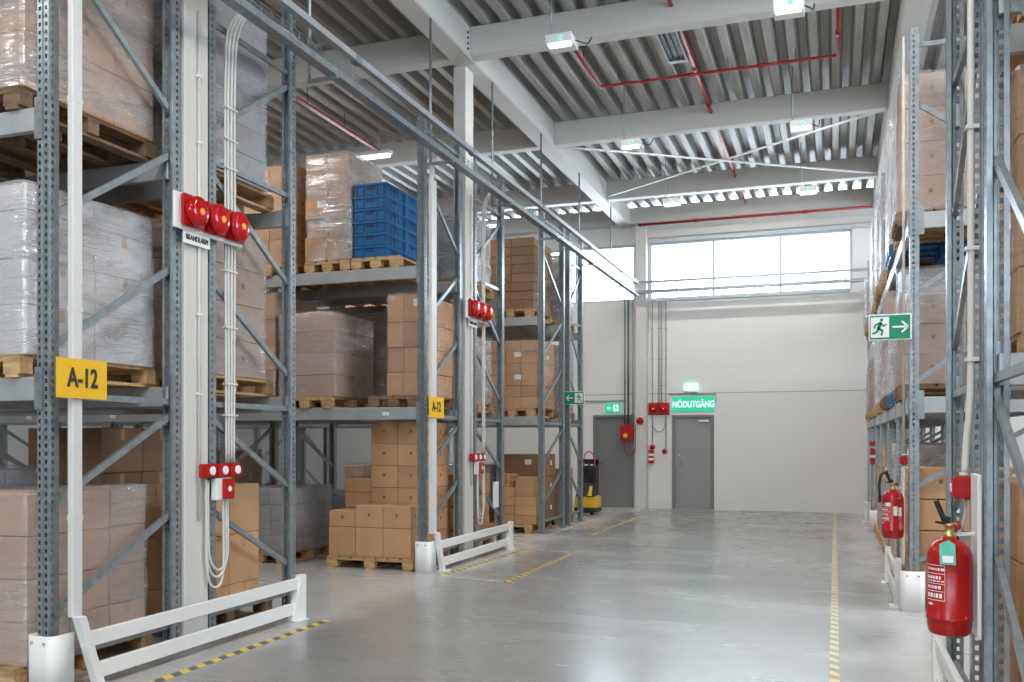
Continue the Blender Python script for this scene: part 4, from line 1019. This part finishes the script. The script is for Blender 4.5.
# ------------------------------------------------------------------ roof services
def pipe(pts, rr, label, n=10, joints=(), hangs=()):
    r = empty('sprinkler_pipe', (0, 0, 0)); MB().tube(pts, rr, n).build('pipe', M['pipe_red'], r)
    for p, ax in joints: MB().lathe([(rr*1.45, -.05), (rr*1.45, .05)], 12, p, ax).build('coupling', M['pipe_red'], r)
    for hx, hy, hz in hangs: MB().tube([(hx, hy, hz), (hx, hy, ZC+.002)] if hy < 20 else [(hx, hy, hz), (hx, hy+.10, hz)], .007, 6).build('hanger', M['vent'], r)
    return T(r, label, 'pipe', 'red sprinkler pipes')
zp = 6.71
pipe([(-1.83, 1.0, zp), (-1.83, 20.3, zp)], .027, 'red main sprinkler pipe running the length of the roof', joints=[((-1.83, 12.75, zp), 'Y'), ((-1.83, 14.2, zp), 'Y'), ((-1.83, 17.8, zp), 'Y')])
def elbow(a, c, b, rad=.07):
    a, c, b = Vector(a), Vector(c), Vector(b); u = (a-c).normalized()*rad; v = (b-c).normalized()*rad
    return [c+u] + [c+u*(1-t)**2+v*t**2 for t in (.3, .6)] + [c+v]
pipe([(-3.22, 11.0, zp-.02)] + elbow((-3.22, 11, zp-.02), (-3.22, 12.9, zp-.02), (.03, 12.9, zp-.02)) + elbow((-3.22, 12.9, zp-.02), (.035, 12.9, zp-.02), (.035, 11, zp-.02)) + [(.035, 11.0, zp-.02)], .021, 'red branch pipe crossing the roof in a wide U between beams', joints=[((-1.9, 12.9, zp-.02), 'X'), ((-.95, 12.9, zp-.02), 'X'), ((.035, 12.2, zp-.02), 'Y')], hangs=[(-2.95, 12.9, zp), (-1.4, 12.9, zp), (-.5, 12.9, zp), (-3.22, 12.0, zp), (.035, 11.6, zp)])
pipe([(-4.2, 20.38, 6.42), (.72, 20.38, 6.42)], .026, 'red pipe along the top of the back wall', joints=[((-2.9, 20.38, 6.42), 'X'), ((-.6, 20.38, 6.42), 'X')], hangs=[(-3.4, 20.38, 6.42), (-1.7, 20.38, 6.42), (.2, 20.38, 6.42)])
pipe([(-7.49, 8, 6.60), (-7.49, 14.3, 6.60)], .034, 'red pipe under the roof above the left racks', hangs=[(-7.49, 11.9, 6.62), (-7.49, 13.0, 6.62)])
r = empty('ceiling_vent', (-2.0, 11.85, 6.70))
mb = MB(); mb.box(-.13, .13, -.55, -.47, -.03, .03); mb.box(-.13, .13, .47, .55, -.03, .03); mb.box(-.13, -.11, -.47, .47, -.03, .03); mb.box(.11, .13, -.47, .47, -.03, .03); mb.build('vent_frame', M['galv'], r)
for i in range(3): MB().box(-.10+.075*i, -.055+.075*i, -.47, .47, -.012, .012).build('slat', M['vent'], r)
MB().tube([(0, -.51, .03), (0, -.51, .10)], .01, 6).build('hanger', M['galv'], r)
T(r, 'dark slatted vent under the roof beside the red main pipe', 'vent')

def lamp(x, y, z, label):
    r = empty('ceiling_lamp', (x, y, z))
    MB().prism([(-.15, -.12, .02), (.15, -.12, .02), (.15, -.15, .11), (-.15, -.15, .11)], (0, .28, 0)).build('lamp_body', M['white'], r, .006)
    MB().box(-.125, .125, -.118, -.04, -.012, .02).build('diffuser', M['tube'], r, .006)
    MB().lathe([(.022, 0), (.022, .006)], 12, (.02, -.134, .068), 'Y').build('green_led', M['led'], r)
    MB().tube([(-.12, 0, .11), (-.12, 0, ZC-z)], .007, 6).build('hanger_rod', M['galv'], r)
    MB().tube(hermite([(.14, .02, .08), (.20, .1, .08), (.23, .25, .12), (.24, .4, .25)], 4), .008, 6).build('supply_cable', M['dark'], r)
    return T(r, label, 'ceiling lamp', 'emergency lamps under the roof')
for x, y, lb in ((-2.87, 9.75, 'left lamp of the nearest pair under the first roof beam'), (-.445, 9.75, 'right lamp of the nearest pair, at the top edge'), (-2.87, 13.48, 'left lamp of the pair before the crossed braces'), (-.45, 13.48, 'right lamp of the pair at the upper brace end'), (-2.87, 17.0, 'left lamp of the pair nearest the windows'), (-.45, 17.0, 'right lamp of the pair nearest the windows')):
    lamp(x, y, 5.925, lb)
def batten(x, y, z, rz, label, L=1.5, power=60):
    r = empty('strip_light', (x, y, z), rz); MB().box(-L/2, L/2, -.06, .06, 0, .06).build('lamp_body', M['white'], r, .005)
    MB().box(-L/2+.03, L/2-.03, -.05, .05, -.045, 0).build('diffuser', M['tube'], r, .01)
    MB().tube([(-L/3, 0, .06), (-L/3, 0, ZC-z)], .006, 6).build('hanger_rod', M['galv'], r); MB().tube([(L/3, 0, .06), (L/3, 0, ZC-z)], .006, 6).build('hanger_rod', M['galv'], r)
    li = bpy.data.lights.new('strip_light_glow', 'AREA'); li.shape = 'RECTANGLE'; li.size = L-.1; li.size_y = .1; li.energy = power; li.color = (1, .975, .945)
    o = bpy.data.objects.new('strip_light_glow', li); C.objects.link(o); o.parent = r; o.location = (0, 0, -.05)
    return T(r, label, 'strip light', 'strip lights under the roof')
BP = 170
bl = [(-7.6, 8.35, 'above the aisle between the near and second left racks', .5), (-7.6, 13.4, 'above the aisle between the second and third left racks', .55), (-7.6, 1.6, 'above the aisle before the near left rack', .4),
      (-1.8, 2.2, 'over the main aisle ahead of the camera', 1.2), (-1.8, -3.0, 'over the main aisle behind the camera', 1), (-7.6, 18.6, 'added as unseen fill beyond the third left rack', .3), (3.6, 7.6, 'over the right cross aisle', .6), (3.0, 17.0, 'added as unseen fill over the far end of the right wall rack', .6), (-.3, 7.52, 'tucked behind the roof beam overhead', .55)]  # unseen fill lamps added to brighten the back wall and first beam
for b_, nm in ((10.80, 'first'), (14.52, 'second'), (18.2, 'third')):
    for x_, sd in ((-2.55, 'left'), (-.9, 'right')): bl.append((x_, b_+.31, 'tucked behind the %s roof beam, %s one' % (nm, sd), .22 if nm == 'third' else .30))  # lamps added out of sight to lift the main aisle and back wall
for x, y, lb, k in bl: batten(x, y, 6.72 if 'tucked' in lb else 6.25, 0, 'white strip light ' + lb, 1.0 if 'tucked' in lb else 1.5, BP*k)

# ------------------------------------------------------------------ yellow-black machine by the dark door
r = empty('pallet_stacker', (-4.90, 18.6, 0)); r.scale = (.72, 1, 1)
mb = MB(); mb.box(-.30, .30, -.28, .30, .10, .38); mb.build('chassis', M['truck_y'], r, .02, seg=2)
MB().prism([(-.28, -.28, .381), (.28, -.28, .381), (.22, -.10, .66), (-.22, -.10, .66)], (0, .34, 0)).build('hood', M['black'], r, .02, seg=2)
MB().prism([(.10, -.286, .40), (.22, -.286, .40), (.20, -.17, .60), (.12, -.17, .60)], (0, -.012, .004)).build('side_flash', M['truck_y'], r)
MB().box(-.31, .31, -.30, .32, .05, .16).build('bumper', M['black'], r, .02)
mb = MB(); mb.box(-.26, -.18, .10, .20, .4, 1.15); mb.box(.18, .26, .10, .20, .4, 1.15); mb.box(-.26, .26, .10, .20, 1.05, 1.13); mb.build('mast', M['black'], r, .01)
MB().box(-.20, .24, -.05, .16, .55, 1.02).build('battery_cover', M['black'], r, .04, seg=3)
mb = MB(); mb.tube(hermite([(.10, -.05, .7), (.14, -.25, .95), (.15, -.32, 1.12)], 5), .028, 10); mb.bar((-.02, -.33, 1.14), (.30, -.33, 1.14), .04, .05); mb.build('tiller', M['black'], r)
MB().tube(hermite([(-.08, -.1, 1.0), (-.05, -.13, 1.24), (.10, -.12, 1.32), (.22, -.1, 1.2), (.24, -.08, 1.0)], 6), .016, 8).build('hose', M['pink'], r)
for sx in (-.2, .2): MB().lathe([(.075, -.03), (.075, .03)], 18, (sx, -.2, .075), 'X').build('wheel', M['black'], r); 
for zz in (.62, .8, .93): MB().box(-.285, -.205, -.09, -.05, zz, zz+.05).build('warning_stripe', M['truck_y'], r)
T(r, 'yellow and black machine with pink hose left of the dark door', 'machine')

# ------------------------------------------------------------------ floor markings
def strip(p, q, w, m, label):
    p, q = Vector((*p, 0)), Vector((*q, 0)); L = (q-p).length
    o = MB().box(-w/2, w/2, 0, L, 0, .0015).build('floor_tape', m); o.location = p; o.rotation_euler = (0, 0, -math.atan2(q.x-p.x, q.y-p.y))
    return T(o, label, 'floor tape', 'striped floor tapes')
strip((-.004, 2.0), (-.004, 20.6), .064, M['tape_pale'], 'long pale striped tape running straight to the back wall')
strip((-4.13, 3.2), (-4.14, 6.9), .075, M['tape_by'], 'bold yellow and black tape along the near left guard')
strip((-4.27, 9.62), (-4.18, 12.3), .07, M['tape_by'], 'striped tape hugging the second white guard')
strip((-3.40, 9.45), (-3.40, 12.15), .075, M['tape_by'], 'striped tape on the aisle side of the boxed floor area')
strip((-4.23, 9.60), (-3.45, 9.43), .05, M['tape_pale'], 'worn tape closing the near end of the boxed floor area')
strip((-4.16, 12.35), (-3.42, 12.20), .05, M['tape_pale'], 'worn tape closing the far end of the boxed floor area')
strip((-4.45, 14.5), (-4.45, 17.2), .06, M['tape_pale'], 'faint striped tape beside the third left rack')
strip((-3.76, 14.6), (-3.76, 18.0), .05, M['tape_y'], 'plain yellow tape in front of the dark door')

# ------------------------------------------------------------------ daylight
w = bpy.data.worlds.new('daylight'); SC.world = w; w.use_nodes = True
bg = w.node_tree.nodes['Background']; bg.inputs[0].default_value = (.80, .90, 1, 1); bg.inputs[1].default_value = 14
def portal(x, y, z, sx, sz, rot):
    l = bpy.data.lights.new('window_portal', 'AREA'); l.shape = 'RECTANGLE'; l.size = sx; l.size_y = sz; l.cycles.is_portal = True
    o = bpy.data.objects.new('window_portal', l); C.objects.link(o); o.location = (x, y, z); o.rotation_euler = rot
for a, b in wins: portal((a+b)/2, YW1+.2, (WZ0+WZ1)/2, b-a, WZ1-WZ0, (-PI/2, 0, 0))
for a, b in fw: portal((a+b)/2, YW0-.2, 4.95, b-a, 2.7, (PI/2, 0, 0))
for a, b in added_rw: portal(XW1+.2, (a+b)/2, 4.7, 3.2, b-a, (0, PI/2, 0))

SC.view_settings.view_transform = 'Standard'; SC.view_settings.look = 'None'; SC.view_settings.exposure = .12; SC.view_settings.gamma = 1
SC.view_settings.use_curve_mapping = False
SC.cycles.use_denoising = True
SC.cycles.max_bounces = 8; SC.cycles.diffuse_bounces = 5; SC.cycles.glossy_bounces = 4; SC.cycles.transparent_max_bounces = 16
SC.cycles.sample_clamp_indirect = 6; SC.cycles.caustics_reflective = False; SC.cycles.caustics_refractive = False
